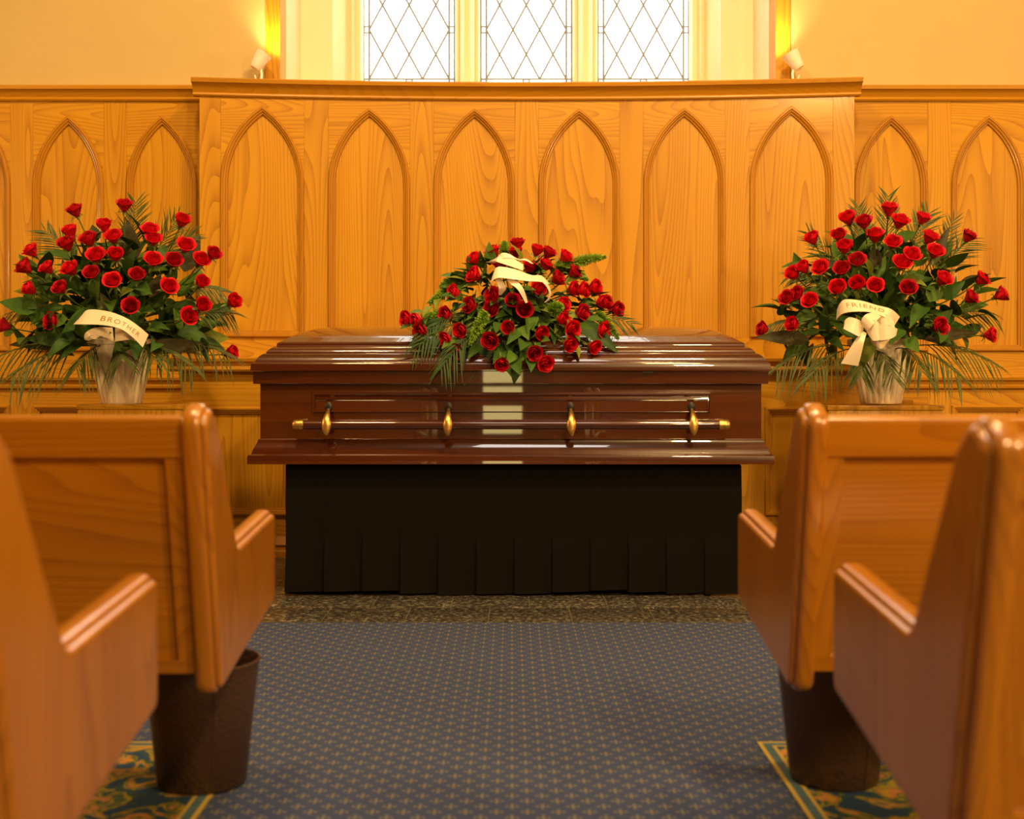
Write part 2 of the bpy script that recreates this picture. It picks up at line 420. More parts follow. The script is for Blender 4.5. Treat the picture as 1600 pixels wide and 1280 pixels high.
hb = flat([(-PX / 2 + 2 * D, D), (PX / 2 - 2 * D, D), (0, PZ - 2 * D)], 'pane', None)
sq = flat([(-bd / 2 + 0.003, -0.016), (bd / 2 - 0.003, -0.016), (bd / 2 - 0.003, 0.016), (-bd / 2 + 0.003, 0.016)], 'pane', None, 'glass_blue')
for wi in range(3):
    cx = WC + (wi - 1) * PITCH
    win = bpy.data.objects.new('window_%d' % (wi + 1), None); COL.objects.link(win); win.location = (cx, GY, ZB)
    struct(win, ('leftmost', 'middle', 'rightmost')[wi] + ' leaded window light with diamond panes')
    lead = MB()
    def bar(p, q, wd=0.0070):
        p = Vector((p[0], 0, p[1])); q = Vector((q[0], 0, q[1])); lead.tube([p, q], wd, 6)
    H = ROWS * PZ
    for s in (-1, 1):
        bar((s * hw, -bd), (s * hw, H)); bar((s * (LW / 2 - 0.004), -bd), (s * (LW / 2 - 0.004), H))
    bar((-LW / 2, 0), (LW / 2, 0)); bar((-LW / 2, -bd), (LW / 2, -bd)); bar((-LW / 2, H), (LW / 2, H))
    for j in range(ROWS):
        for i in range(4):
            if j % 2 == 0:
                x = (-1.5 + i) * PX
                for dx in (-0.5, 0.5):
                    x2 = x + dx * PX
                    if abs(x2) < 1.3 * PX: bar((x, j * PZ), (x2, (j + 1) * PZ), 0.0066)
            elif i < 3:
                x = (-1 + i) * PX
                for dx in (-0.5, 0.5): bar((x, j * PZ), (x + dx * PX, (j + 1) * PZ), 0.0066)
    for s in (-1, 1):
        xm = s * (hw + bd / 2)
        cuts = [j * PZ for j in range(2, ROWS, 2)]
        z0 = 0.004
        for c in cuts + [H]:
            z1 = c - 0.022 if c != H else H - 0.004
            link('pane', flat([(xm - bd / 2 + 0.005, z0), (xm + bd / 2 - 0.005, z0), (xm + bd / 2 - 0.005, z1), (xm - bd / 2 + 0.005, z1)], 'pane', None), win)
            if c != H:
                link('pane', sq, win, (xm, 0, c))
                for zz in (c - 0.019, c + 0.019): bar((xm - bd / 2, zz), (xm + bd / 2, zz), 0.0055)
                z0 = c + 0.022
        link('pane', sq, win, (xm, 0, -bd / 2))
    for a, b in ((-hw, -0.018), (0.018, hw)):
        link('pane', flat([(a + 0.005, -bd + 0.004), (b - 0.005, -bd + 0.004), (b - 0.005, -0.005), (a + 0.005, -0.005)], 'pane', None), win)
    link('pane', sq, win, (0, 0, -bd / 2)); bar((-0.018, -bd), (-0.018, 0), 0.0055); bar((0.018, -bd), (0.018, 0), 0.0055)
    for j in range(ROWS):
        for i in range(3):
            if j == 0: link('pane', hb, win, ((i - 1) * PX, 0, 0))
            elif j % 2 == 0: link('pane', dia, win, ((i - 1) * PX, 0, j * PZ))
            elif i < 2: link('pane', dia, win, ((i - 0.5) * PX, 0, j * PZ))
        if j % 2 == 1:
            link('pane', hl, win, (-hw, 0, j * PZ)); link('pane', hr, win, (hw, 0, j * PZ))
    lead.build('lead_came', 'lead', win, smooth=40)
    # leaded light's iron frame around it
struct(MB().box(o_l, o_r, 7.15, 7.5, ZT + 0.0, o_t).build('trim_8', 'reveal'), 'cream window head')

# ------------------------------------------------------------------ oak panelling
def arch_path(a, zb, zs, zt, seg=14):
    """closed outline: up the left side, over the pointed arch, down, along the bottom"""
    Hh = zt - zs; rad = (a * a + Hh * Hh) / (2 * a); c = rad - a
    th = math.atan2(Hh, c)
    lp = []
    for k in range(seg + 1):
        t = th * k / seg
        lp.append((c - rad * math.cos(t), zs + rad * math.sin(t)))
    pts = [(-a, zb)] + lp + [(-x, z) for x, z in lp[::-1][1:]] + [(a, zb)]
    return pts
MOULD = [(0.0, 0.0), (0.0, 0.012), (0.005, 0.017), (0.012, 0.017), (0.016, 0.011), (0.021, 0.010), (0.028, 0.001), (0.033, 0.000), (0.036, -0.014)]
def arched_bay(parent, P, cu, a, zb, zs, zt, ztop):
    """P(u, v, w) maps to the wall; w is out of the wall"""
    path = arch_path(a, zb, zs, zt)
    rings = []
    for n_, w_ in MOULD:
        ip = inset(path, n_); rings.append([P(cu + x, z, w_) for x, z in ip])
    MB().loft(rings, True, False).build('arch_moulding', 'oak_trim_z', parent, smooth=35)
    ip = inset(path, 0.030)
    MB().loft([[P(cu + x, z, w_) for x, z in ip] for w_ in (-0.03, -0.012)]).build('arch_panel', 'oak_z', parent)
    # spandrel board over the arch, level grain
    arc = [p for p in path if p[1] >= zs - 1e-6]
    mb = MB(); n = len(arc)
    top = [(x, ztop) for x, z in arc]
    vs = [P(cu + x, z, 0) for x, z in arc] + [P(cu + x, z, 0) for x, z in top] + [P(cu + x, z, -0.02) for x, z in arc] + [P(cu + x, z, -0.02) for x, z in top]
    fs = []
    for i in range(n - 1):
        fs += [(i, i + 1, n + i + 1, n + i), (2 * n + i + 1, 2 * n + i, 3 * n + i, 3 * n + i + 1), (i + 1, i, 2 * n + i, 2 * n + i + 1), (n + i, n + i + 1, 3 * n + i + 1, 3 * n + i)]
    mb.add(vs, fs).build('spandrel', 'oak_x', parent)
def pbox(P, u0, u1, v0, v1, w0, w1, seg=1):
    mb = MB()
    for k in range(seg):
        a = u0 + (u1 - u0) * k / seg; b = u0 + (u1 - u0) * (k + 1) / seg
        mb.add([P(u, v, w_) for u in (a, b) for w_ in (w0, w1) for v in (v0, v1)],
               [(0, 1, 3, 2), (4, 6, 7, 5), (0, 4, 5, 1), (2, 3, 7, 6), (0, 2, 6, 4), (1, 5, 7, 3)])
    return mb
def pmould(P, us, prof):
    """prof: (v, w) profile run along u at stations us"""
    return MB().loft([[P(u, v, w_) for v, w_ in prof] for u in us])
# --- curved centre
def PC(u, v, w_): return Vector((WC - 0.008 + u, 6.35 - 0.10 * (u / 1.7) ** 2 - w_, v))
wc = bpy.data.objects.new('wall_center', None); COL.objects.link(wc); struct(wc, 'curved oak panelling with six pointed arches below the windows')
BAY = 0.5556; A0 = 0.2145; HALFC = 1.7125
us = [HALFC * (k / 24 * 2 - 1) for k in range(25)]
pmould(PC, us, [(0.98, -0.02), (2.44, -0.02), (2.44, -0.06), (0.98, -0.06)]).build('backing', 'oak_z', wc)
for i in range(6):
    arched_bay(wc, PC, (i - 2.5) * BAY, A0, 1.105, 1.915, 2.32, 2.39)
sw = BAY / 2 - A0
for i in range(7):
    c = (i - 3) * BAY
    a, b = c - sw, c + sw
    if i == 0: a = -HALFC
    if i == 6: b = HALFC
    pbox(PC, a + 0.0008, b - 0.0008, 1.105, 2.39, -0.02, 0.0008).build('stile', 'oak_z', wc)
pmould(PC, us, [(0.98, -0.02), (0.98, 0.0), (1.105, 0.0), (1.105, -0.02)]).build('bottom_rail', 'oak_x', wc)
CORN = [(2.365, -0.02), (2.365, 0.012), (2.372, 0.018), (2.380, 0.016), (2.384, 0.012), (2.398, 0.020), (2.416, 0.034), (2.424, 0.042), (2.428, 0.054), (2.446, 0.058), (2.452, 0.052), (2.452, -0.06)]
us2 = [(HALFC + 0.03) * (k / 24 * 2 - 1) for k in range(25)]
pmould(PC, us2, CORN).build('cornice', 'oak_trim', wc, smooth=25)
MB().box(PC(-HALFC, 0, 0).x, PC(-HALFC, 0, 0).x + 0.02, 6.25, 6.47, 0.98, 2.40).build('end_board', 'oak_z', wc)
MB().box(PC(HALFC, 0, 0).x - 0.02, PC(HALFC, 0, 0).x, 6.25, 6.47, 0.98, 2.40).build('end_board', 'oak_z', wc)
MB().box(PC(-HALFC, 0, 0).x, PC(HALFC, 0, 0).x, 6.38, 6.52, 2.40, 2.450).build('top_board', 'oak_x', wc)

# --- flat side panelling
def PS(u, v, w_): return Vector((u, 6.42 - w_, v))
def side(name, label, x0, x1, centres, a):
    s = bpy.data.objects.new(name, None); COL.objects.link(s); struct(s, label)
    pbox(PS, x0, x1, 0.0, 2.40, -0.05, -0.03).build('backing', 'oak_z', s)
    zb, zs, zt = 1.035, 1.915, 2.30
    for c in centres: arched_bay(s, PS, c, a, zb, zs, zt, 2.40)
    edges = [x0] + [v for c in centres for v in (c - a, c + a)] + [x1]
    for k in range(0, len(edges), 2):
        if edges[k + 1] - edges[k] > 0.005:
            pbox(PS, edges[k] + 0.0008, edges[k + 1] - 0.0008, 0.2, 2.40, -0.02, 0.0008).build('stile', 'oak_z', s)
    for c in centres:
        pbox(PS, c - a, c + a, 0.88, zb, -0.02, 0).build('rail', 'oak_x', s)
        pbox(PS, c - a, c + a, 0.745, 0.84, -0.02, 0).build('rail', 'oak_x', s)
        pbox(PS, c - a, c + a, 0.10, 0.20, -0.02, 0).build('rail', 'oak_x', s)
        path = [(-a, 0.20), (a, 0.20), (a, 0.745), (-a, 0.745)]
        MB().loft([[PS(c + x, z, w_) for x, z in inset(path, n_)] for n_, w_ in MOULD], True, False).build('panel_moulding', 'oak_trim', s, smooth=30)
        ip = inset(path, 0.03)
        MB().loft([[PS(c + x, z, w_) for x, z in ip] for w_ in (-0.03, -0.012)]).build('lower_panel', 'oak_z', s)
    pmould(PS, [x0, x1], [(0.832, 0), (0.832, 0.012), (0.838, 0.022), (0.850, 0.024), (0.856, 0.016), (0.872, 0.020), (0.880, 0.036), (0.893, 0.040), (0.897, 0.034), (0.897, 0)]).build('dado_moulding', 'oak_trim', s, smooth=25)
    pmould(PS, [x0, x1], [(2.378, -0.02), (2.378, 0.014), (2.386, 0.020), (2.394, 0.018), (2.398, 0.014), (2.408, 0.020), (2.422, 0.030), (2.430, 0.036), (2.434, 0.048), (2.448, 0.050), (2.456, 0.044), (2.458, -0.06), (2.40, -0.06)]).build('cap_moulding', 'oak_trim', s, smooth=25)
    pmould(PS, [x0, x1], [(0.0, -0.02), (0.0, 0.02), (0.11, 0.02), (0.125, 0.008), (0.14, 0.0), (0.14, -0.02)]).build('skirting', 'oak_trim', s, smooth=25)
lx = PC(-HALFC, 0, 0).x; rx = PC(HALFC, 0, 0).x
side('wall_back_left', 'oak panelling with pointed arches left of the curved centre', -5.0, lx, [-1.880 - 0.503 * k for k in range(5, -1, -1)], 0.190)
side('wall_back_right', 'oak panelling with pointed arches right of the curved centre', rx, 5.0, [2.035 + 0.522 * k for k in range(6)], 0.197)

# --- low plinth in front of the centre panelling
pl = bpy.data.objects.new('trim_9', None); COL.objects.link(pl); struct(pl, 'low panelled oak plinth along the foot of the curved wall')
PX0, PX1 = -1.648, 1.804
def PP(u, v, w_): return Vector((u, 5.95 - w_, v))
MB().box(PX0, PX1, 5.98, 6.46, 0.0, 0.93).build('body', 'oak_z', pl)
pbox(PP, PX0, PX1, 0.745, 0.932, -0.03, 0).build('rail', 'oak_x', pl)
pbox(PP, PX0, PX1, 0.09, 0.205, -0.03, 0).build('rail', 'oak_x', pl)
pan = [(-1.56, -1.10), (-0.955, 1.112), (1.258, 1.716)]
ed = [PX0] + [v for p in pan for v in p] + [PX1]
for k in range(0, len(ed), 2): pbox(PP, ed[k], ed[k + 1], 0.205, 0.745, -0.03, 0).build('stile', 'oak_z', pl)
for a, b in pan:
    path = [(a, 0.205), (b, 0.205), (b, 0.745), (a, 0.745)]
    MB().loft([[PP(x, z, w_) for x, z in inset(path, n_)] for n_, w_ in MOULD], True, False).build('panel_moulding', 'oak_trim', pl, smooth=30)
    MB().loft([[PP(x, z, w_) for x, z in inset(path, 0.03)] for w_ in (-0.03, -0.012)]).build('plinth_panel', 'oak_z', pl)
led = [(0.922, 0.0), (0.922, 0.040), (0.932, 0.046), (0.938, 0.044), (0.942, 0.030), (0.952, 0.024), (0.964, 0.030), (0.972, 0.046), (0.986, 0.050), (0.992, 0.044), (0.992, -0.42), (0.93, -0.42)]
pmould(PP, [PX0 - 0.045, PX1 + 0.045], led).build('ledge', 'oak_trim', pl, smooth=25)
pmould(PP, [PX0 - 0.02, PX1 + 0.02], [(0.0, -0.03), (0.0, 0.03), (0.028, 0.03), (0.036, 0.022), (0.05, 0.020), (0.062, 0.028), (0.075, 0.018), (0.092, 0.006), (0.10, 0.0), (0.10, -0.03)]).build('skirting', 'oak_trim', pl, smooth=25)

# ================================================================== CARPETS
cp = MB().box(-5, 5, -8, CARPET_END, -0.002, 0.004).build('carpet', 'carpet')
tag(cp, 'blue carpet with small gold sprigs down the aisle', 'carpet')
def rug(x0, x1, label, s):
    y0, y1 = -4.0, 2.865
    e = x0 if s > 0 else x1
    r = thing('patterned_rug', (e, y1, 0.004), label, 'rug')
    MB().box(0, s * 2.4, -7, 0, 0, 0.0030).build('field', 'floral', r)
    def band(d0, d1, mat, name, zz):
        mb = MB(); mb.box(s * d0, s * d1, -7, -d0, 0.003, zz); mb.box(s * d1, s * 2.4, -d1, -d0, 0.003, zz)
        mb.build(name, mat, r)
    band(0.0, 0.010, 'rug_gold', 'border_line', 0.0036); band(0.010, 0.030, 'rug_teal', 'border_band', 0.0034)
    band(0.030, 0.038, 'rug_gold', 'border_line', 0.0036)
    return r
rug(-3.03, -0.625, 'floral rug with gold edging under the left pews', -1)
rug(0.587, 2.99, 'floral rug with gold edging under the right pews', 1)

# ================================================================== PEWS
def pew(loc, s, label):
    p = thing('church_pew', loc, label, 'pew', 'oak pews beside the aisle')
    pts = [(0, 0.372), (0, 0.586), (-0.372, 0.556), (-0.530, 0.802), (-0.582, 0.840), (-0.632, 0.806), (-0.515, 0.292)]
    rad = [0.035, 0.028, 0.022, 0.035, 0.05, 0.035, 0.032]
    out = fillet(pts, rad, 6)
    mb = MB()
    def slab(lay):
        mb.loft([[(s * u, y, z) for y, z in (inset(out, d) if d else out)] for u, d in lay])
    # aisle face first, a rounded bead, a groove, then the thick rounded body
    slab([(0.0, 0.0215), (0.0, 0.0190), (0.0006, 0.0155), (0.0026, 0.0122), (0.0058, 0.0102), (0.0090, 0.0096), (0.0092, 0.0128), (0.0104, 0.0128), (0.0106, 0.0075),
          (0.0122, 0.0040), (0.0152, 0.0014), (0.0200, 0.0), (0.036, 0.0), (0.041, 0.002), (0.0455, 0.007), (0.047, 0.012), (0.047, 0.015)])
    mb.build('end_panel', 'pew_z', p, smooth=30)
    LEN = 2.6
    def yb(z): return -0.515 + (z - 0.292) / (0.806 - 0.292) * (-0.117) + 0.016
    def slant(name, u0, u1, z0, z1, off, th, mat, round_top=False):
        mb = MB()
        ring = [(yb(z0) + off, z0), (yb(z1) + off, z1), (yb(z1) + off + th, z1), (yb(z0) + off + th, z0)]
        if round_top: ring = fillet(ring, [0, 0.018, 0.018, 0], 5)
        mb.loft([[(s * u, y, z) for y, z in ring] for u in (u0, u1)])
        return mb.build(name, mat, p, smooth=40)
    slant('top_rail', 0.046, LEN, 0.738, 0.812, -0.004, 0.040, 'pew_x', True)
    slant('bottom_rail', 0.046, LEN, 0.335, 0.36, 0.0, 0.03, 'pew_x')
    slant('stile', 0.046, 0.078, 0.36, 0.738, 0.0, 0.032, 'pew_z')
    slant('stile', LEN - 0.05, LEN, 0.36, 0.738, 0.0, 0.032, 'pew_z')
    slant('back_panel', 0.078, LEN - 0.05, 0.36, 0.738, 0.011, 0.012, 'pew_x')
    seat = MB(); ring = fillet([(-0.47, 0.395), (-0.035, 0.410), (-0.035, 0.438), (-0.47, 0.425)], [0, 0.008, 0.012, 0], 4)
    seat.loft([[(s * u, y, z) for y, z in ring] for u in (0.047, LEN)]); seat.build('seat', 'pew_x', p, smooth=40)
    for u in (0.95, LEN - 0.15):
        m = MB(); ring = [(-0.50, 0.008), (-0.06, 0.008), (-0.05, 0.405), (-0.47, 0.393)]
        m.loft([[(s * q, y, z) for y, z in ring] for q in (u, u + 0.04)]); m.build('support', 'pew_z', p)
    return p
pew((-0.532, 2.70, 0), -1, 'left front oak pew, its back towards the camera')
pew((-0.532, 1.81, 0), -1, 'left oak pew nearest the camera, cut by the photo edge')
pew((0.511, 2.72, 0), 1, 'right front oak pew, its back towards the camera')
pew((0.511, 1.915, 0), 1, 'right oak pew nearest the camera, cut by the photo edge')

# ================================================================== BINS
def waste_bin(x, y, label):
    b = thing('waste_bin', (x, y, 0.004 if abs(x) < 0.55 else 0.0072), label, 'bin', 'bronze bins under the front pews')
    rt, rb, h = 0.121, 0.094, 0.262
    MB().lathe([(0.0, 0.0), (rb - 0.004, 0.0), (rb, 0.004), (rt, h), (rt - 0.003, h), (rb - 0.004, 0.006), (0.0, 0.006)], 40).build('bucket', 'bin', b, smooth=50)
    ring = [(rt - 0.003, h), (rt - 0.001, h + 0.004), (rt + 0.002, h + 0.004), (rt + 0.004, h), (rt + 0.002, h - 0.004), (rt - 0.001, h - 0.004)]
    mb = MB(); rings = [[(r * math.cos(a), r * math.sin(a), z) for r, z in ring] for a in [2 * PI * k / 40 for k in range(41)]]
    mb.loft(rings, True, False).build('rim', 'bin', b, smooth=60)
    MB().tube([((rb + (rt - rb) * t + 0.0008) * math.cos(-1.1), (rb + (rt - rb) * t + 0.0008) * math.sin(-1.1), 0.004 + (h - 0.004) * t) for t in (0, 0.5, 1)], 0.0014, 6).build('seam', 'bin', b)
waste_bin(-0.669, 2.58, 'dark hammered bronze waste bin under the left front pew')
waste_bin(0.700, 2.60, 'dark hammered bronze waste bin under the right front pew')

# ================================================================== BIER AND CASKET
BX = 0.0065
bier = thing('casket_bier', (BX, 5.19, 0), 'low bier with black pleated skirt beneath the casket', 'bier')
def skirt():
    mb = MB(); hx, hy = 0.930, 0.312; pw_ = 0.1565
    per = []
    def run(p, q):
        p = Vector(p); q = Vector(q); n = max(1, round((q - p).length / pw_)); d = (q - p) / n
        nr = Vector((d.y, -d.x)).normalized()
        for k in range(n):
            for t, o in ((0.0, 0.002), (0.03, 0.0155), (0.35, 0.013), (0.7, 0.007), (0.97, 0.001)):
                per.append((p + d * (k + t), nr, o, k))
    run((-hx, -hy), (hx, -hy)); run((hx, -hy), (hx, hy)); run((hx, hy), (-hx, hy)); run((-hx, hy), (-hx, -hy))
    rings = []
    for z, amp, fl in ((0.535, 0.0, -0.006), (0.528, 0.02, 0.0), (0.40, 0.05, 0.002), (0.255, 0.10, 0.001), (0.225, 0.5, 0.0), (0.19, 0.9, 0.0), (0.12, 1.2, 0.001), (0.0, 1.45, 0.004)):
        ring = []
        for i, (p, nr, o, k) in enumerate(per):
            q = p + nr * (o * amp + fl)
            zz = z if z > 0 else 0.012 + 0.008 * math.sin(k * 0.9 + 0.6) + 0.003 * math.sin(k * 4.1)
            ring.append((q.x, q.y, zz))
        rings.append(ring)
    mb.loft(rings, True, False)
    return mb
skirt().build('pleated_skirt', 'cloth', bier, smooth=35)
MB().box(-0.925, 0.925, -0.308, 0.308, 0.505, 0.537).build('deck', 'cloth', bier)
for sx in (-1, 1):
    for sy in (-1, 1):
        MB().tube([(sx * 0.8, sy * 0.25, 0.0), (sx * 0.8, sy * 0.25, 0.51)], 0.015, 10).build('leg', 'black_metal', bier)

CZ = 0.537
casket = thing('casket', (-0.005, 5.19, CZ), 'closed glossy mahogany casket with brass-tipped handle bar', 'casket')
def rect_loft(prof, hx, hy, r=0.0):
    rings = []
    for ins, z in prof:
        a, b = hx - ins, hy - ins
        rings.append([(-a, -b, z), (a, -b, z), (a, b, z), (-a, b, z)])
    return MB().loft(rings)
HX, HY = 1.066, 0.36
rect_loft([(0.02, 0), (0.0, 0.0), (0.0, 0.030), (0.003, 0.036), (0.009, 0.040), (0.014, 0.040), (0.016, 0.046), (0.019, 0.058), (0.025, 0.070), (0.032, 0.082), (0.035, 0.092), (0.036, 0.097), (0.040, 0.102), (0.06, 0.102)], HX, HY).build('base_moulding', 'mahogany', casket, smooth=28)
rect_loft([(0.044, 0.10), (0.044, 0.330)], HX, HY).build('body', 'mahogany', casket)
rect_loft([(0.05, 0.325), (0.022, 0.325), (0.020, 0.328), (0.020, 0.376), (0.05, 0.377)], HX, HY).build('rim', 'mahogany', casket, smooth=28)
lidp = [(0.03, 0.0), (0.0, 0.0), (0.0, 0.004), (0.002, 0.026), (0.005, 0.031), (0.010, 0.034), (0.015, 0.035), (0.017, 0.040), (0.021, 0.048), (0.029, 0.058), (0.040, 0.067), (0.048, 0.071), (0.053, 0.072), (0.055, 0.079),
        (0.066, 0.090), (0.080, 0.099), (0.088, 0.102), (0.090, 0.106), (0.090, 0.112), (0.094, 0.116), (0.105, 0.122), (0.130, 0.138), (0.160, 0.154), (0.195, 0.168), (0.235, 0.180), (0.28, 0.188), (0.32, 0.192), (0.345, 0.193)]
LID0 = 0.379
rect_loft([(i, z + LID0) for i, z in lidp], 1.0545, 0.353).build('lid', 'mahogany', casket, smooth=35)
FY = -(HY - 0.044)     # front of body, local
# raised panel with broad sloping top
px0, px1, pz0, pz1 = -0.808, 0.815, 0.745 - CZ, 0.828 - CZ
rings = [[(px0, FY, pz0), (px1, FY, pz0), (px1, FY, pz1), (px0, FY, pz1)],
         [(px0 + .001, FY - .010, pz0 + .001), (px1 - .001, FY - .010, pz0 + .001), (px1 - .001, FY - .010, pz1 - .002), (px0 + .001, FY - .010, pz1 - .002)],
         [(px0 + .006, FY - .012, pz0 + .003), (px1 - .006, FY - .012, pz0 + .003), (px1 - .006, FY - .012, pz1 - .008), (px0 + .006, FY - .012, pz1 - .008)],
         [(px0 + .009, FY - .006, pz0 + .004), (px1 - .009, FY - .006, pz0 + .004), (px1 - .009, FY - .006, pz1 - .018), (px0 + .009, FY - .006, pz1 - .018)],
         [(px0 + .014, FY - .004, pz0 + .005), (px1 - .014, FY - .004, pz0 + .005), (px1 - .014, FY - .0095, pz1 - .030), (px0 + .014, FY - .0095, pz1 - .030)],
         [(px0 + .016, FY - .004, pz0 + .006), (px1 - .016, FY - .004, pz0 + .006), (px1 - .016, FY - .005, pz1 - .034), (px0 + .016, FY - .005, pz1 - .034)]]
MB().loft(rings).build('side_panel', 'mahogany', casket, smooth=25)
# small hinge keeps under the lid edge
for x in (-0.478, 0.556):
    MB().box(x - 0.022, x + 0.022, -0.3425, -0.338, 0.370, 0.378).build('latch_plate', 'black_metal', casket)
BZ = 0.697 - CZ; BYL = FY - 0.052
MB().tube([(-0.838, BYL, BZ), (0.842, BYL, BZ)], 0.0185, 20).build('handle_bar', 'mahogany_dark', casket, smooth=60)
for s in (-1, 1):
    x = 0.002 + s * 0.838
    pr = [(0.0, 0.0205), (0.001, 0.0215), (0.018, 0.0215), (0.019, 0.0195), (0.021, 0.0195), (0.022, 0.0215), (0.036, 0.0215), (0.041, 0.0185), (0.044, 0.012), (0.0445, 0.001)]
    mb = MB(); mb.loft([[(x + s * d, BYL + r * math.cos(a), BZ + r * math.sin(a)) for a in [2 * PI * k / 24 for k in range(24)]] for d, r in pr])
    mb.build('bar_tip', 'brass', casket, smooth=35)['label'] = 'brass cap on the end of the handle bar'
for px in (512.5, 700.5, 892, 1081.5):
    x = (px - 798) / 385.0 * 1.0
    arm = MB()
    secs = [(0.066, 0.0045), (0.060, 0.0055), (0.050, 0.0075), (0.030, 0.0125), (0.010, 0.0165), (-0.004, 0.0172), (-0.016, 0.0155), (-0.030, 0.011), (-0.040, 0.0065), (-0.044, 0.002)]
    rings = []
    for dz, hw_ in secs:
        yy = BYL - 0.0175 + (max(0, dz - 0.018) / 0.048) ** 1.4 * 0.058
        rings.append([(x + hw_ * math.cos(a) * 1.12, yy - (0.011 if math.sin(a) > 0 else 0.004) * abs(math.sin(a)) * min(1, hw_ / 0.010), BZ + dz) for a in [2 * PI * k / 16 for k in range(16)]])
    arm.loft(rings)
    ao = arm.build('handle_arm', 'brass', casket, smooth=50)
    pl_ = MB(); pr = [(0.0155, 0.0), (0.015, 0.004), (0.011, 0.007), (0.002, 0.008)]
    pl_.loft([[(x + r * math.cos(a), FY - 0.006 - d, BZ + 0.072 + 1.25 * r * math.sin(a)) for a in [2 * PI * k / 20 for k in range(20)]] for r, d in pr])
    pl_.build('back_plate', 'black_metal', ao, smooth=40)

# ================================================================== STANDS
def stand(name, d, pxs, top, label, extras):
    x0, x1 = X(pxs[0], d), X(pxs[1], d)
    t = thing(name, ((x0 + x1) / 2, d, 0), label, 'pedestal', 'oak flower pedestals')
    hx = (x1 - x0) / 2
    MB().box(-hx, hx, 0.0, 0.36, 0.03, top - 0.022).build('body', 'oak_z', t, bevel=0.003)
    MB().box(-hx - 0.004, hx + 0.004, -0.004, 0.37, top - 0.022, top).build('top', 'oak_x', t, bevel=0.003)
    MB().box(-hx + 0.02, hx - 0.02, 0.02, 0.34, 0.0, 0.03).build('plinth', 'oak_x', t)
    return t, x0, x1
ARR_D = 5.36
TOP = EYE - (631 - HZ) * 5.36 / FPX
t, x0, x1 = stand('flower_pedestal', 5.20, (121, 286), TOP, 'oak pedestal holding the left rose arrangement', None)
t2, x0, x1 = stand('flower_pedestal', 5.20, (1294, 1474), TOP - 0.004, 'oak pedestal holding the right rose arrangement', None)
MB().box(0.02, 0.205, 0.25, 0.36, TOP - 0.005, TOP + 0.016).build('back_ledge', 'oak_x', t2, bevel=0.003)

# ================================================================== FLOWERS
def rose_mesh(name, seed, mat, opened):
    r = random.Random(seed); mb = MB()
    def petal(phi, rad, wrap, h, flare, closing, z0=0.0):
        nu, nv = 6, 6; vs = []
        tw = r.uniform(-0.12, 0.12)
        for j in range(nv + 1):
            v = j / nv
            wr = wrap * (0.40 + 0.60 * math.sin(min(1, v * 1.3) * PI / 2))
            rr = rad * (0.16 + 0.84 * math.sin(min(1.0, v * 1.22) * PI / 2)) * (1 - closing * max(0, v - 0.6) ** 1.2)
            fl = flare * (max(0, v - 0.62) / 0.38) ** 1.5
            for i in range(nu + 1):
                u = i / nu * 2 - 1
                edge = abs(u) ** 2.2
                ang = phi + tw + u * wr
                ra = rr * (1 + fl * 0.75 * (1 - 0.55 * edge)) + 0.003 * edge * v + r.uniform(-0.0006, 0.0006)
                z = z0 + h * (v - 0.24 * edge * v * v) - h * 0.22 * fl * fl * (1 - 0.5 * edge)
                vs.append((ra * math.cos(ang), ra * math.sin(ang), z))
        fs = []
        for j in range(nv):
            for i in range(nu):
                a = j * (nu + 1) + i; fs.append((a, a + 1, a + nu + 2, a + nu + 1))
        mb.add(vs, fs)
    Rr = 0.0315
    for k in range(2): petal(k * PI + r.random(), Rr * 0.20, 1.9, 0.044, 0, 0.3, 0.004)
    for k in range(3): petal(k * 2.09 + r.random(), Rr * 0.40, 1.35, 0.0465, 0.0, 0.40, 0.003)
    for k in range(4): petal(k * 1.57 + r.random() * 0.6, Rr * (0.60 + 0.04 * opened), 1.05, 0.049, 0.10 * opened, 0.22)
    for k in range(4): petal(k * 1.57 + 0.7 + r.random() * 0.5, Rr * (0.74 + 0.06 * opened), 0.95, 0.050, 0.30 * opened, 0.08)
    for k in range(5): petal(k * 1.257 + 0.3 + r.random() * 0.4, Rr * (0.84 + 0.08 * opened), 0.86, 0.047, 0.30 + 0.45 * opened, 0.0)
    mb.v = [(x * 0.97, y * 0.97, z * 1.22) for x, y, z in mb.v]
    me = mb.mesh(name, mat, smooth=80)
    return me
ROSES = [rose_mesh('rose', 3, 'rose', 0.9), rose_mesh('rose', 5, 'rose', 0.55), rose_mesh('rose', 11, 'rose_dark', 0.75), rose_mesh('rose', 17, 'rose', 0.3)]
def calyx_mesh():
    mb = MB(); mb.lathe([(0.001, -0.012), (0.006, -0.010), (0.0075, -0.004), (0.006, 0.003), (0.001, 0.004)], 10)
    for k in range(5):
        a = 2 * PI * k / 5; c, s = math.cos(a), math.sin(a)
        for seg in ():
            pass
        prof = [(0.005, 0.0, 0.0055), (0.020, 0.006, 0.0055), (0.033, 0.002, 0.003), (0.041, -0.008, 0.0006)]
        vs = []
        for rr, z, wd in prof: vs += [(rr * c - wd * s, rr * s + wd * c, z), (rr * c + wd * s, rr * s - wd * c, z)]
        mb.add(vs, [(0, 1, 3, 2), (2, 3, 5, 4), (4, 5, 7, 6)])
    return mb.mesh('calyx', 'sepal', smooth=60)
CALYX = calyx_mesh()
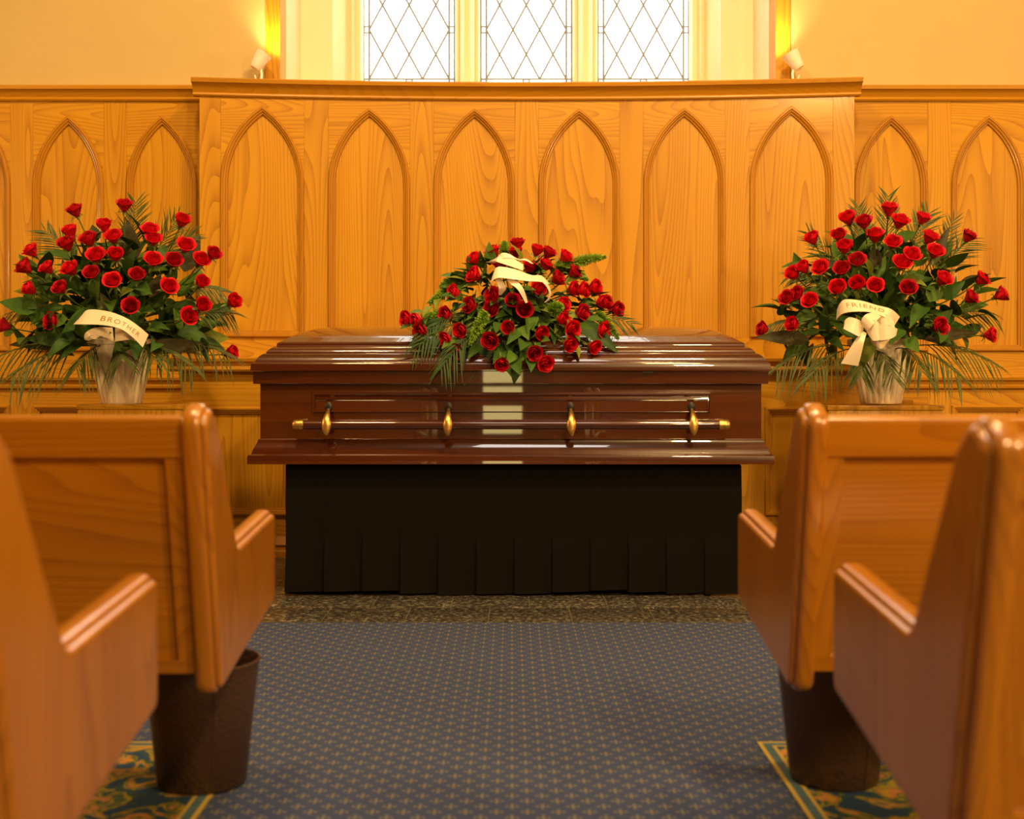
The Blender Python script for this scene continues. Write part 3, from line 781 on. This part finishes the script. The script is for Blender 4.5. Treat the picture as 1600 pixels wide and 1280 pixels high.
def leaf_mesh(name, mat, wd, fold, droop, n=7, waist=0.42, tipp=1.0):
    """unit length leaf along +Y, face up +Z"""
    mb = MB(); vs = []
    for j in range(n + 1):
        t = j / n
        hw_ = wd * (math.sin(PI * t ** (0.62 + waist * 0.2)) ** 0.85) * (1 - 0.25 * t * tipp) if 0 < t < 1 else 0.006
        z = -droop * t * t
        vs += [(-hw_, t, z + fold * hw_), (-hw_ * 0.5, t, z + fold * hw_ * 0.35), (0, t, z), (hw_ * 0.5, t, z + fold * hw_ * 0.35), (hw_, t, z + fold * hw_)]
    fs = []
    for j in range(n):
        for i in range(4):
            a = j * 5 + i; fs.append((a, a + 1, a + 6, a + 5))
    return mb.add(vs, fs).mesh(name, mat, smooth=50)
LEAVES = [leaf_mesh('leaf', 'leaf_a', 0.30, 0.35, 0.25), leaf_mesh('leaf', 'leaf_a', 0.26, 0.5, 0.4), leaf_mesh('leaf', 'leaf_b', 0.31, 0.3, 0.3), leaf_mesh('leaf', 'leaf_b', 0.26, 0.25, 0.1)]
LEAF_Y = leaf_mesh('leaf', 'leaf_c', 0.28, 0.4, 0.35)
BLADE = leaf_mesh('blade_leaf', 'blade', 0.17, 0.35, 0.12, n=9)
BLADE_G = leaf_mesh('blade_leaf', 'blade_green', 0.24, 0.3, 0.22, n=9)

def orient(d, face, roll=0.0):
    """rotation taking +Y to d and +Z roughly to face"""
    y = Vector(d).normalized(); z = Vector(face) - y * Vector(face).dot(y)
    if z.length < 1e-4: z = y.orthogonal()
    z.normalize(); x = y.cross(z)
    m = Matrix((x, y, z)).transposed()
    if roll: m = m @ Matrix.Rotation(roll, 3, 'Y')
    return m.to_quaternion()
def place(name, me, parent, loc, q, sc):
    o = link(name, me, parent, loc); o.rotation_mode = 'QUATERNION'; o.rotation_quaternion = q
    o.scale = (sc, sc, sc) if isinstance(sc, (int, float)) else sc
    return o
def put_rose(parent, base, axis, sc, origin, rnd, me=None):
    me = me or ROSES[rnd.choice((0, 0, 1, 2, 2, 3))]
    q = Vector((0, 0, 1)).rotation_difference(Vector(axis).normalized()) @ Quaternion((0, 0, 1), rnd.uniform(0, 6.28))
    o = place('rose', me, parent, base, q, sc)
    c = place('calyx', CALYX, o, (0, 0, 0), Quaternion(), 1.0)
    # stem in the rose's own frame
    inv = (Matrix.Translation(base) @ q.to_matrix().to_4x4() @ Matrix.Scale(sc, 4)).inverted()
    p0 = Vector(base) - Vector(axis).normalized() * 0.008 * sc; p3 = Vector(origin)
    p1 = p0 - Vector(axis).normalized() * (p3 - p0).length * 0.4; p2 = p0.lerp(p3, 0.75) + Vector((0, 0, 0.03))
    pts = []
    for k in range(7):
        t = k / 6; pts.append(inv @ (p0 * (1 - t) ** 3 + p1 * 3 * t * (1 - t) ** 2 + p2 * 3 * t * t * (1 - t) + p3 * t ** 3))
    MB().tube(pts, 0.0030 / sc, 5).build('stem', 'stem', o, smooth=60)
    return o
def palm(parent, base, tip, sag, leaflet, rnd, hang=0.3, n=15, mat='palm', start=0.3, wd=0.0034, facing=(0, -0.75, 0.66)):
    base = Vector(base); tip = Vector(tip); mid = base.lerp(tip, 0.5) + Vector((0, 0, sag))
    def B(t): return base * (1 - t) ** 2 + mid * 2 * t * (1 - t) + tip * t * t
    mb = MB(); mb.tube([B(k / 8) for k in range(9)], [0.0032 * (1 - 0.75 * k / 8) for k in range(9)], 5)
    for k in range(n):
        t = start + (1 - start) * k / (n - 1)
        p = B(t); d = (B(min(1, t + 0.02)) - B(t - 0.02)).normalized()
        side = d.cross(Vector(facing))
        side = side.normalized() if side.length > 0.05 else Vector((1, 0, 0))
        for s in (-1, 1):
            ln = leaflet * (0.55 + 0.75 * math.sin(PI * min(1, 0.15 + t * 0.75))) * rnd.uniform(0.8, 1.1)
            dr = (d * rnd.uniform(0.8, 1.1) + side * s * rnd.uniform(0.5, 0.8) + Vector((rnd.uniform(-.1, .1), rnd.uniform(-.25, .25), -hang * 0.2))).normalized()
            nn = dr.cross(d).normalized(); nn = nn if nn.length > 0 else Vector((0, 0, 1))
            ww = dr.cross(nn).normalized()
            vs = []
            for j, wj in ((0, 0.5), (0.3, 1.0), (0.65, 0.8), (1.0, 0.08)):
                c = p + dr * ln * j + Vector((0, 0, -0.55 * hang * ln * j * j))
                vs += [c - ww * wd * wj, c + Vector((0, 0, -wd * wj * 0.35)), c + ww * wd * wj]
            fs = []
            for j in range(3):
                a = j * 3; fs += [(a, a + 1, a + 4, a + 3), (a + 1, a + 2, a + 5, a + 4)]
            mb.add(vs, fs)
    return mb.build('palm_frond', mat, parent, smooth=60)
def plume(parent, base, tip, sag, rad, rnd, n=1300):
    """foxtail fern: soft needles round a curved stalk"""
    base = Vector(base); tip = Vector(tip); mid = base.lerp(tip, 0.5) + Vector((0, 0, sag))
    def B(t): return base * (1 - t) ** 2 + mid * 2 * t * (1 - t) + tip * t * t
    mb = MB(); mb.tube([B(k / 6) for k in range(7)], 0.002, 5)
    for k in range(n):
        t = rnd.random(); p = B(t); d = (B(min(1, t + 0.03)) - B(max(0, t - 0.03))).normalized()
        o = d.orthogonal().normalized(); o = Quaternion(d, rnd.uniform(0, 6.283)) @ o
        ln = 1.25 * rad * (1 - 0.75 * t ** 3) * rnd.uniform(0.6, 1.1)
        q = p + (o * 0.9 + d * rnd.uniform(0.3, 0.9)).normalized() * ln
        sd = (q - p).cross(Vector((rnd.uniform(-1, 1), rnd.uniform(-1, 1), rnd.uniform(-1, 1)))).normalized() * 0.0016
        mb.add([p - sd, p + sd, q + sd * 0.8, q - sd * 0.8], [(0, 1, 2, 3)])
    ob = mb.build('fern_plume', 'fern', parent); return ob
def ribbon_surface(top, bot, sub=8):
    a = catmull(top, sub); b = catmull(bot, sub)
    if len(a) != len(b):
        raise ValueError('ribbon edges')
    return a, b
def ribbon(parent, name, top, bot, th=0.0009, nv=3, belly=0.0):
    """strip of satin between two edges given as 3-d points"""
    a, b = ribbon_surface(top, bot); mb = MB(); rows = []
    n = len(a)
    for i in range(n):
        row = []
        for j in range(nv + 1):
            t = j / nv; row.append(a[i].lerp(b[i], t))
        rows.append(row)
    def nrm(i, j):
        du = rows[min(i + 1, n - 1)][j] - rows[max(i - 1, 0)][j]; dv = rows[i][min(j + 1, nv)] - rows[i][max(j - 1, 0)]
        c = du.cross(dv); return c.normalized() if c.length > 1e-9 else Vector((0, -1, 0))
    off = [[nrm(i, j) * th for j in range(nv + 1)] for i in range(n)]
    vs = [rows[i][j] + off[i][j] for i in range(n) for j in range(nv + 1)] + [rows[i][j] - off[i][j] for i in range(n) for j in range(nv + 1)]
    m = nv + 1; K = n * m; fs = []
    for i in range(n - 1):
        for j in range(nv):
            q = i * m + j; fs.append((q, q + 1, q + m + 1, q + m)); fs.append((K + q, K + q + m, K + q + m + 1, K + q + 1))
    for i in range(n - 1):
        for j, _ in ((0, 0), (nv, 0)):
            q = i * m + j; fs.append((q, q + m, K + q + m, K + q))
    for j in range(nv):
        for i in (0, n - 1):
            q = i * m + j; fs.append((q, q + 1, K + q + 1, K + q))
    return mb.add(vs, fs).build(name, 'ribbon', parent, smooth=50)
def lettering(parent, text, top, bot, u0, u1, v0, v1):
    """text laid on the ribbon between fractions u0..u1 along it and v0..v1 across it"""
    a, b = ribbon_surface(top, bot, 12)
    cu = bpy.data.curves.new('lettering', 'FONT'); cu.body = text; cu.size = 1.0; cu.resolution_u = 3; cu.space_character = 1.25
    ob = bpy.data.objects.new('lettering', cu); COL.objects.link(ob)
    bpy.context.view_layer.update()
    me = bpy.data.meshes.new_from_object(ob.evaluated_get(bpy.context.evaluated_depsgraph_get()))
    bpy.data.objects.remove(ob); bpy.data.curves.remove(cu)
    me.name = 'lettering'
    xs = [v.co.x for v in me.vertices]; ys = [v.co.y for v in me.vertices]
    xa, xb, ya, yb_ = min(xs), max(xs), min(ys), max(ys)
    for v in me.vertices:
        u = u0 + (u1 - u0) * (v.co.x - xa) / (xb - xa); w_ = v1 + (v0 - v1) * (v.co.y - ya) / (yb_ - ya)
        f = u * (len(a) - 1); i = min(int(f), len(a) - 2); t = f - i
        p = a[i].lerp(a[i + 1], t).lerp(b[i].lerp(b[i + 1], t), w_)
        du = a[i + 1] - a[i]; dv = b[i] - a[i]; nr = du.cross(dv).normalized()
        if nr.y > 0: nr = -nr
        v.co = p + nr * 0.0017
    me.materials.clear(); me.materials.append(M['gold'])
    o = link('lettering', me, parent); o['label'] = 'gold lettering on the cream ribbon'
    return o

def fluted_pot(parent, n=22):
    prof = [(0.02, 0.0), (0.086, 0.0), (0.090, 0.004), (0.098, 0.04), (0.111, 0.10), (0.124, 0.17), (0.133, 0.235), (0.136, 0.262), (0.143, 0.264), (0.146, 0.270), (0.146, 0.286), (0.141, 0.290), (0.130, 0.288), (0.124, 0.24), (0.02, 0.235)]
    def fl(r, z, a):
        if r < 0.05 or z > 0.25 or z < 0.012: return r
        s = abs(math.sin(a * n / 2)); k = min(1, (z - 0.012) / 0.03) * min(1, (0.25 - z) / 0.03)
        return r * (1 - 0.075 * k * (1 - s) ** 1.6)
    return MB().lathe(prof, n * 6, f=fl).build('pot', 'pot', parent, smooth=35)

def arrangement(cpx, label, rose_px, seed, group):
    """standing basket of roses: pot base sits on the pedestal at pixel column cpx, distance ARR_D"""
    rnd = random.Random(seed)
    base = Vector((X(cpx, ARR_D), ARR_D, TOP))
    root = thing('rose_arrangement', base, label, 'flowers', group)
    fluted_pot(root)
    foam = MB(); foam.lathe([(0.005, 0.24), (0.10, 0.25), (0.125, 0.30), (0.12, 0.36), (0.085, 0.41), (0.005, 0.43)], 14).build('foam', 'foam', root, smooth=60)
    org = Vector((0, 0, 0.34))
    cyp = 495.0
    for px, py in rose_px:
        dx = (px - cpx) / 195.0; dy = (cyp - py) / (195.0 if py < cyp else 75.0)
        b = max(0.0, 1 - dx * dx - dy * dy)
        d = ARR_D - 0.36 * math.sqrt(b) - 0.02 + rnd.uniform(-0.02, 0.03)
        ctr = unproj(px, py, d) - base
        ax = (ctr - org).normalized() + Vector((0, -0.30, 0.30)) + Vector((rnd.uniform(-.2, .2), rnd.uniform(-.2, .1), rnd.uniform(-.15, .15)))
        ax.normalize(); sc = rnd.uniform(0.90, 1.06)
        put_rose(root, ctr - ax * 0.033 * sc, ax, sc, org, rnd)
    # broad leaves in a dome
    n = 0
    while n < 290:
        th = rnd.uniform(-PI, PI); ph = rnd.uniform(-0.15, 1.45)
        if rnd.random() > math.cos(ph) * 0.8 + 0.35: continue
        d = Vector((math.cos(ph) * math.cos(th), math.cos(ph) * math.sin(th), math.sin(ph)))
        if d.y > 0.55 and rnd.random() < 0.6: continue
        f = rnd.uniform(0.30, 0.98)
        p = Vector((d.x * 0.47 * f, d.y * 0.34 * f, d.z * 0.43 * f)) + Vector((0, 0, 0.31))
        dirv = (d * 0.8 + Vector((rnd.uniform(-1, 1), rnd.uniform(-1, 1), rnd.uniform(-0.7, 0.9))) * 0.75).normalized()
        face = d + Vector((0, -0.5, 0.5)) + Vector((rnd.uniform(-.5, .5), rnd.uniform(-.5, .5), rnd.uniform(-.3, .5)))
        place('leaf', LEAVES[rnd.choice((0, 0, 1, 1, 2, 3))] if rnd.random() > 0.03 else LEAF_Y, root, p, orient(dirv, face), rnd.uniform(0.10, 0.165))
        n += 1
    return root, base, rnd
def loc_of(base, px, py, dd):      # point in an arrangement's own frame
    return unproj(px, py, ARR_D + dd) - base

# --- left arrangement
s = 3.2
LR = [(622,132),(375,158),(520,232),(352,262),(443,303),(567,290),(333,325),(155,360),(123,440),(237,445),(352,450),(480,385),(577,380),(748,258),(768,303),(910,210),(928,335),(765,407),(868,410),(1003,407),(1066,375),(458,472),(563,512),(684,482),(842,540),(1008,517),(147,550),(303,547),(653,637),(263,712),(20,733),(940,687),(1012,632),(1165,612),(1152,868)]
rootL, bL, rndL = arrangement(190, 'left arrangement of red roses in cream fluted pot', [(x / s, 280 + y / s) for x, y in LR], 21, 'potted rose arrangements')
lo = lambda x, y, d: loc_of(bL, x, y, d)
def blade(root, a, b, sc, me=BLADE, face=(0, -1, 0.35)):
    d = b - a; place('blade_leaf', me, root, a, orient(d, face), (sc * d.length, d.length, d.length))
blade(rootL, lo(198, 415, -.12), lo(197, 342, -.10), 2.0); blade(rootL, lo(288, 425, -.1), lo(310, 365, -.06), 1.6)
blade(rootL, lo(150, 378, -.1), lo(143, 350, -.08), 2.2); blade(rootL, lo(235, 465, -.25), lo(250, 425, -.22), 1.5)
blade(rootL, lo(135, 535, -.2), lo(5, 533, -.12), 0.75); blade(rootL, lo(120, 530, -.25), lo(40, 525, -.3), 1.0, BLADE_G)
blade(rootL, lo(225, 545, -.22), lo(345, 538, -.22), 0.7); blade(rootL, lo(175, 490, -.3), lo(155, 455, -.3), 1.2)
for a, b, sag, lf, hg in [
    ((170, 545, -.1), (-8, 560, -.22), .10, .15, 1.0), ((150, 540, -.12), (20, 585, -.35), .07, .14, 1.0), ((210, 545, -.1), (355, 555, -.25), .09, .13, .9),
    ((200, 540, -.14), (300, 575, -.38), .07, .12, 1.0), ((180, 548, -.13), (190, 560, -.30), .02, .12, .9), ((215, 540, -.1), (240, 560, -.34), .05, .13, .9), ((160, 540, -.1), (120, 575, -.33), .05, .13, 1.0),
    ((200, 420, -.02), (212, 318, .0), .0, .10, .1), ((225, 430, .0), (278, 340, .02), .02, .11, .15), ((140, 440, .0), (72, 362, .0), .03, .11, .3), ((110, 480, -.05), (15, 490, -.05), .03, .09, .6),
    ((270, 450, 0), (345, 455, .02), .03, .10, .6), ((280, 500, -.1), (362, 490, -.1), .04, .10, .8), ((235, 420, -.02), (300, 368, -.02), .02, .10, .2)]:
    palm(rootL, lo(*a), lo(*b), sag, lf, rndL, hg)
# ribbon with lettering and its loops
topL = [lo(128, 493, -.40), lo(139, 484, -.435), lo(170, 487, -.455), lo(197, 497, -.455), lo(218, 511, -.44), lo(232, 523, -.42)]
botL = [lo(115, 507, -.40), lo(126, 507, -.45), lo(160, 508, -.475), lo(188, 514, -.475), lo(207, 527, -.455), lo(223, 543, -.43)]
rib = ribbon(rootL, 'ribbon', topL, botL); rib['label'] = 'cream satin ribbon band with gold lettering'
lettering(rib, 'BROTHER', topL, botL, 0.36, 0.86, 0.36, 0.72)
ribbon(rootL, 'ribbon_loop', [lo(176, 512, -.40), lo(150, 512, -.43), lo(134, 520, -.43), lo(133, 531, -.41), lo(145, 524, -.38), lo(175, 527, -.38)],
       [lo(178, 534, -.40), lo(160, 526, -.43), lo(142, 524, -.44), lo(137, 532, -.42), lo(150, 530, -.38), lo(178, 534, -.38)])
ribbon(rootL, 'ribbon_loop', [lo(180, 508, -.41), lo(195, 513, -.43), lo(210, 520, -.42), lo(214, 530, -.40)], [lo(180, 534, -.41), lo(192, 532, -.43), lo(204, 531, -.42), lo(212, 533, -.40)])

# --- right arrangement
s = 1564 / 440
RR = [(815,95),(875,165),(1002,147),(585,148),(675,168),(535,243),(388,260),(737,243),(837,283),(568,307),(1040,255),(1070,335),(1258,248),(940,353),(885,397),(638,385),(553,430),(437,425),(340,422),(285,455),(530,535),(638,513),(737,523),(920,538),(1115,485),(1330,485),(1437,570),(1267,588),(250,592),(305,570),(378,608),(283,735),(115,762),(1092,748),(1375,793)]
rootR, bR, rndR = arrangement(1376, 'right arrangement of red roses in cream fluted pot', [(1160 + x / s, 300 + y / s) for x, y in RR], 34, 'potted rose arrangements')
ro = lambda x, y, d: loc_of(bR, x, y, d)
blade(rootR, ro(1452, 415, -.05), ro(1486, 352, -.05), 0.9); blade(rootR, ro(1312, 435, -.15), ro(1280, 395, -.12), 1.2)
blade(rootR, ro(1368, 420, -.2), ro(1368, 380, -.2), 1.6); blade(rootR, ro(1265, 532, -.2), ro(1180, 523, -.15), 1.0)
blade(rootR, ro(1445, 530, -.22), ro(1535, 515, -.15), 0.7); blade(rootR, ro(1500, 445, -.05), ro(1545, 428, 0), 0.9)
for a, b, sag, lf, hg in [
    ((1345, 545, -.12), (1215, 575, -.22), .10, .13, 1.0), ((1340, 545, -.14), (1265, 590, -.36), .07, .12, 1.0), ((1358, 545, -.14), (1395, 588, -.38), .07, .11, .6), ((1345, 550, -.16), (1345, 585, -.33), .04, .10, .8),
    ((1405, 545, -.1), (1555, 570, -.2), .09, .13, .9), ((1410, 545, -.13), (1500, 590, -.36), .07, .12, 1.0), ((1400, 545, -.13), (1440, 580, -.36), .07, .11, 1.0),
    ((1385, 420, 0), (1388, 308, 0), 0, .09, .1), ((1410, 420, 0), (1450, 335, 0), .02, .10, .15), ((1350, 420, 0), (1342, 325, .02), .0, .09, .1), ((1330, 450, 0), (1265, 365, 0), .02, .10, .2), ((1440, 460, 0), (1515, 375, .02), .03, .11, .3),
    ((1320, 460, -.05), (1235, 430, -.02), .03, .09, .5), ((1460, 500, -.05), (1550, 490, -.05), .04, .10, .8), ((1300, 500, -.1), (1205, 510, -.1), .03, .09, .7), ((1440, 480, 0), (1490, 345, .03), .02, .08, .1)]:
    palm(rootR, ro(*a), ro(*b), sag, lf, rndR, hg)
topR = [ro(1308, 484, -.38), ro(1312, 475, -.42), ro(1321, 468, -.445), ro(1345, 470, -.455), ro(1370, 477, -.45), ro(1392, 483, -.435), ro(1406, 495, -.40)]
botR = [ro(1307, 500, -.38), ro(1314, 492, -.43), ro(1326, 488, -.46), ro(1348, 487, -.475), ro(1368, 490, -.465), ro(1388, 499, -.445), ro(1398, 508, -.41)]
rib = ribbon(rootR, 'ribbon', topR, botR); rib['label'] = 'cream satin ribbon band with gold lettering'
lettering(rib, 'FRIEND', topR, botR, 0.33, 0.76, 0.28, 0.62)
def rp(l): return [ro(*p) for p in l]
ribbon(rootR, 'bow_loop', rp([(1350, 505, -.44), (1340, 499, -.48), (1327, 496, -.47), (1320, 503, -.44), (1330, 512, -.42)]), rp([(1348, 520, -.44), (1343, 526, -.48), (1330, 520, -.49), (1318, 514, -.46), (1330, 520, -.42)]))
ribbon(rootR, 'bow_loop', rp([(1352, 515, -.45), (1346, 502, -.48), (1352, 492, -.49), (1366, 488, -.47), (1372, 489, -.44)]), rp([(1355, 518, -.45), (1358, 515, -.49), (1366, 505, -.50), (1374, 497, -.48), (1378, 494, -.44)]))
ribbon(rootR, 'bow_loop', rp([(1352, 513, -.46), (1360, 503, -.49), (1368, 500, -.50), (1374, 507, -.49)]), rp([(1356, 522, -.46), (1364, 532, -.49), (1372, 532, -.50), (1376, 530, -.49)]))
ribbon(rootR, 'bow_loop', rp([(1366, 512, -.46), (1374, 507, -.50), (1388, 509, -.51), (1402, 514, -.49), (1398, 512, -.45)]), rp([(1368, 530, -.46), (1376, 532, -.50), (1390, 530, -.51), (1400, 524, -.49), (1396, 520, -.45)]))
ribbon(rootR, 'bow_loop', rp([(1370, 500, -.44), (1376, 492, -.45), (1388, 492, -.45), (1397, 503, -.44)]), rp([(1372, 508, -.44), (1380, 508, -.45), (1390, 509, -.45), (1398, 514, -.44)]))
ribbon(rootR, 'bow_loop', rp([(1360, 531, -.45), (1374, 534, -.48), (1390, 531, -.45)]), rp([(1364, 538, -.45), (1376, 545, -.48), (1386, 536, -.45)]))
ribbon(rootR, 'ribbon_tail', rp([(1349, 518, -.46), (1338, 529, -.47), (1327, 546, -.46), (1314, 568, -.44)]), rp([(1354, 521, -.46), (1350, 535, -.49), (1346, 553, -.48), (1341, 572, -.46)]))

# --- spray on the casket lid
SPD = 5.14
spray = thing('casket_spray', (X(800, SPD), SPD, 1.10), 'spray of red roses and fern draped over the casket lid', 'flowers')
sb = Vector(spray.location); rndS = random.Random(77)
def lid_top(x, y):
    """height of the lid surface under a world point"""
    ins = min(1.0545 - abs(x + 0.005), 0.353 - abs(y - 5.19))
    if ins <= 0: return None
    for (i0, z0), (i1, z1) in zip(lidp[1:-1], lidp[2:]):
        if i0 <= ins <= i1 and i1 > i0: return CZ + LID0 + z0 + (z1 - z0) * (ins - i0) / (i1 - i0)
    return CZ + LID0 + 0.193
def so(x, y, d):
    return unproj(x, y, SPD + d) - sb
SR = [(835,122),(822,178),(683,175),(566,220),(957,165),(1030,182),(910,272),(1010,258),(567,322),(733,252),(1133,208),(1188,302),(1083,345),(440,428),(683,450),(805,480),(960,405),(543,508),(677,530),(877,535),(392,572),(150,595),(205,598),(235,668),(387,720),(483,662),(467,790),(667,725),(778,645),(980,680),(735,872),(938,803),(1005,868),(1113,595),(1170,655),(1157,750),(1310,765),(1367,663),(1233,555),(1115,505),(1178,408),(1240,415),(1313,400),(1355,490),(1385,497),(1453,535)]
def spray_depth(px, py):
    # the spray leans from the crown forward over the front edge of the lid
    if py < 480: return -0.02 - 0.20 * (py - 375) / 105
    return -0.22 - 0.15 * min(1.0, (py - 480) / 60) 
MB().lathe([(0.002, 0.0), (0.20, 0.0), (0.21, 0.03), (0.15, 0.11), (0.08, 0.16), (0.002, 0.17)], 16, f=lambda r, z, a: r * (1 + 0.25 * abs(math.cos(a)))).build('foam', 'foam', spray, smooth=60).location = (0.0, 0.02, 0.004)
sorg = Vector((0.01, -0.06, 0.07))
for x, y in SR:
    px, py = 600 + x / 4, 350 + y / 4
    ctr = so(px, py, spray_depth(px, py) * (1 - 0.35 * min(1, abs(px - 800) / 180)) + rndS.uniform(-.015, .015))
    ax = (ctr - sorg).normalized() * 0.9 + Vector((0, -0.42, 0.06)) + Vector((rndS.uniform(-.2, .2), rndS.uniform(-.15, .1), rndS.uniform(-.15, .2)))
    ax.normalize(); sc = rndS.uniform(0.84, 1.0)
    put_rose(spray, ctr - ax * 0.033 * sc, ax, sc, sorg + Vector((ctr.x * 0.3, 0, 0)), rndS)
n = 0
while n < 230:
    px = rndS.gauss(803, 72); py = rndS.uniform(408, 575)
    hwid = 40 + 125 * min(1, max(0, (py - 385) / 120)) if py < 520 else 165 - (py - 520) * 1.6
    if abs(px - 805) > hwid: continue
    dd = spray_depth(px, py) * rndS.uniform(0.35, 0.92) * (1 - 0.35 * min(1, abs(px - 800) / 180))
    p = so(px, py, dd); wpt = p + sb
    lt = lid_top(wpt.x, wpt.y)
    if lt is not None and wpt.z < lt + 0.02: continue
    d = (p - Vector((0, 0.0, 0.02))).normalized()
    dirv = (d * 0.9 + Vector((0, -0.2, -0.25)) + Vector((rndS.uniform(-1, 1), rndS.uniform(-.8, .4), rndS.uniform(-.7, .6))) * 0.6).normalized()
    tipw = wpt + dirv * 0.1; lt2 = lid_top(tipw.x, tipw.y)
    if lt2 is not None and tipw.z < lt2 + 0.004: dirv.z = abs(dirv.z) * 0.3 + 0.05; dirv.normalize()
    face = d + Vector((0, -0.6, 0.5)) + Vector((rndS.uniform(-.5, .5), rndS.uniform(-.5, .5), rndS.uniform(-.3, .4)))
    me = LEAF_Y if rndS.random() < 0.12 else LEAVES[rndS.choice((0, 0, 1, 1, 2, 3))]
    place('leaf', me, spray, p, orient(dirv, face), rndS.uniform(0.06, 0.105)); n += 1
# big dark leaves hanging over the lid edge
for a, b, sc in [((768, 520, -.22), (725, 592, -.335), 1.0), ((815, 530, -.24), (803, 593, -.335), 1.1), ((905, 505, -.20), (964, 541, -.30), 0.9), ((795, 515, -.24), (797, 550, -.32), 1.1), ((690, 500, -.2), (655, 517, -.22), 1.0)]:
    blade(spray, so(*a), so(*b), sc, BLADE_G, (0, -1, 0.45))
for a, b, sag, rad in [((860, 425, -.06), (946, 401, -.05), .02, .030), ((745, 430, -.06), (672, 475, -.10), .03, .034), ((692, 492, -.16), (645, 510, -.15), .02, .026), ((762, 488, -.28), (735, 538, -.33), .03, .024),
                       ((788, 400, -.02), (788, 378, .0), .0, .022), ((858, 488, -.30), (878, 480, -.36), .01, .026), ((930, 490, -.16), (966, 530, -.24), .03, .022), ((895, 425, -.06), (918, 438, -.06), .01, .018), ((720, 440, -.08), (688, 450, -.06), .02, .026)]:
    plume(spray, so(*a), so(*b), sag, rad, rndS)
for a, b, sag, lf, hg in [((740, 500, -.2), (650, 545, -.30), .05, .10, .5), ((745, 520, -.25), (690, 575, -.38), .05, .10, .7), ((880, 490, -.15), (985, 505, -.18), .03, .09, .3), ((725, 490, -.18), (660, 525, -.26), .04, .09, .5)]:
    palm(spray, so(*a), so(*b), sag, lf, rndS, hg, n=11, mat='blade_green')
def sp(l): return [so(600 + x / 4, 350 + y / 4, d) for x, y, d in l]
ribbon(spray, 'ribbon', sp([(668, 380, -.24), (688, 300, -.28), (720, 268, -.29), (820, 285, -.29), (920, 320, -.28), (985, 325, -.27), (1035, 375, -.25)]),
       sp([(655, 425, -.24), (668, 370, -.29), (710, 338, -.31), (800, 345, -.31), (900, 358, -.30), (975, 362, -.29), (1020, 375, -.26)]))['label'] = 'cream ribbon looped over the roses'
ribbon(spray, 'ribbon_tail', sp([(985, 335, -.27), (1015, 365, -.27), (1042, 420, -.26), (1035, 470, -.25), (1008, 492, -.24)]), sp([(975, 360, -.27), (1005, 378, -.28), (1030, 422, -.27), (1025, 465, -.26), (1003, 490, -.25)]))
ribbon(spray, 'ribbon_loop', sp([(640, 240, -.12), (700, 215, -.16), (740, 182, -.18), (785, 190, -.18), (840, 220, -.17), (890, 220, -.16), (935, 250, -.15)]),
       sp([(690, 245, -.14), (715, 232, -.19), (745, 215, -.21), (800, 215, -.21), (845, 226, -.19), (880, 228, -.17), (922, 248, -.16)]))
ribbon(spray, 'ribbon_loop', sp([(715, 205, -.19), (780, 205, -.20), (830, 230, -.21), (870, 255, -.22)]), sp([(700, 235, -.22), (760, 255, -.24), (820, 275, -.25), (868, 292, -.25)]))
ribbon(spray, 'ribbon_tail', sp([(730, 340, -.27), (750, 370, -.28), (762, 405, -.28), (730, 445, -.26)]), sp([(690, 340, -.27), (705, 370, -.29), (718, 405, -.29), (716, 440, -.27)]))
ribbon(spray, 'ribbon_tail', sp([(805, 345, -.28), (850, 375, -.30), (880, 425, -.30), (898, 490, -.28)]), sp([(765, 340, -.28), (790, 375, -.30), (835, 410, -.31), (885, 495, -.29)]))

# ================================================================== LAMPS ON THE CORNICE
def clamp_lamp(px, s, label):
    d = 6.34; z = 2.453
    t = thing('spot_lamp', (X(px, d), d, z), label, 'lamp', 'white spot lamps on the cornice')
    MB().lathe([(0.004, 0.0), (0.036, 0.0), (0.038, 0.006), (0.030, 0.012), (0.004, 0.014)], 20).build('base', 'lamp_white', t, smooth=40)
    MB().tube([(0.012 * s, 0, 0.01), (0.016 * s, 0, 0.05), (0.010 * s, 0, 0.09)], 0.007, 8).build('bracket', 'lamp_white', t, smooth=60)
    MB().tube([(-0.012 * s, 0, 0.01), (-0.020 * s, 0.0, 0.045)], 0.004, 8).build('bracket', 'lamp_white', t, smooth=60)
    ax = Vector((0.50 * s, 0.10, 0.86)).normalized()
    q = Vector((0, 0, 1)).rotation_difference(ax)
    h = MB().lathe([(0.010, -0.045), (0.026, -0.040), (0.034, -0.025), (0.036, 0.0), (0.046, 0.05), (0.047, 0.054), (0.043, 0.054), (0.034, 0.004), (0.010, -0.01)], 24).build('head', 'lamp_white', t, smooth=40)
    h.location = (0, 0, 0.115); h.rotation_mode = 'QUATERNION'; h.rotation_quaternion = q
    b = MB().lathe([(0.004, 0.0), (0.02, 0.004), (0.026, 0.018), (0.020, 0.032), (0.004, 0.038)], 16).build('bulb', 'bulb', h, smooth=60)
    l = bpy.data.lights.new('lamp_beam', 'SPOT'); l.energy = 13; l.color = (1.0, 0.76, 0.34); l.spot_size = math.radians(150); l.spot_blend = 1.0; l.shadow_soft_size = 0.02
    lo_ = bpy.data.objects.new('lamp_beam', l); COL.objects.link(lo_); lo_.parent = t
    lo_.location = Vector((0, 0, 0.115)) + ax * 0.062; lo_.rotation_mode = 'QUATERNION'; lo_.rotation_quaternion = Vector((0, 0, -1)).rotation_difference(ax)
    return t
clamp_lamp(404, 1, 'white spot lamp on the cornice left of the windows')
clamp_lamp(1243, -1, 'white spot lamp on the cornice right of the windows')
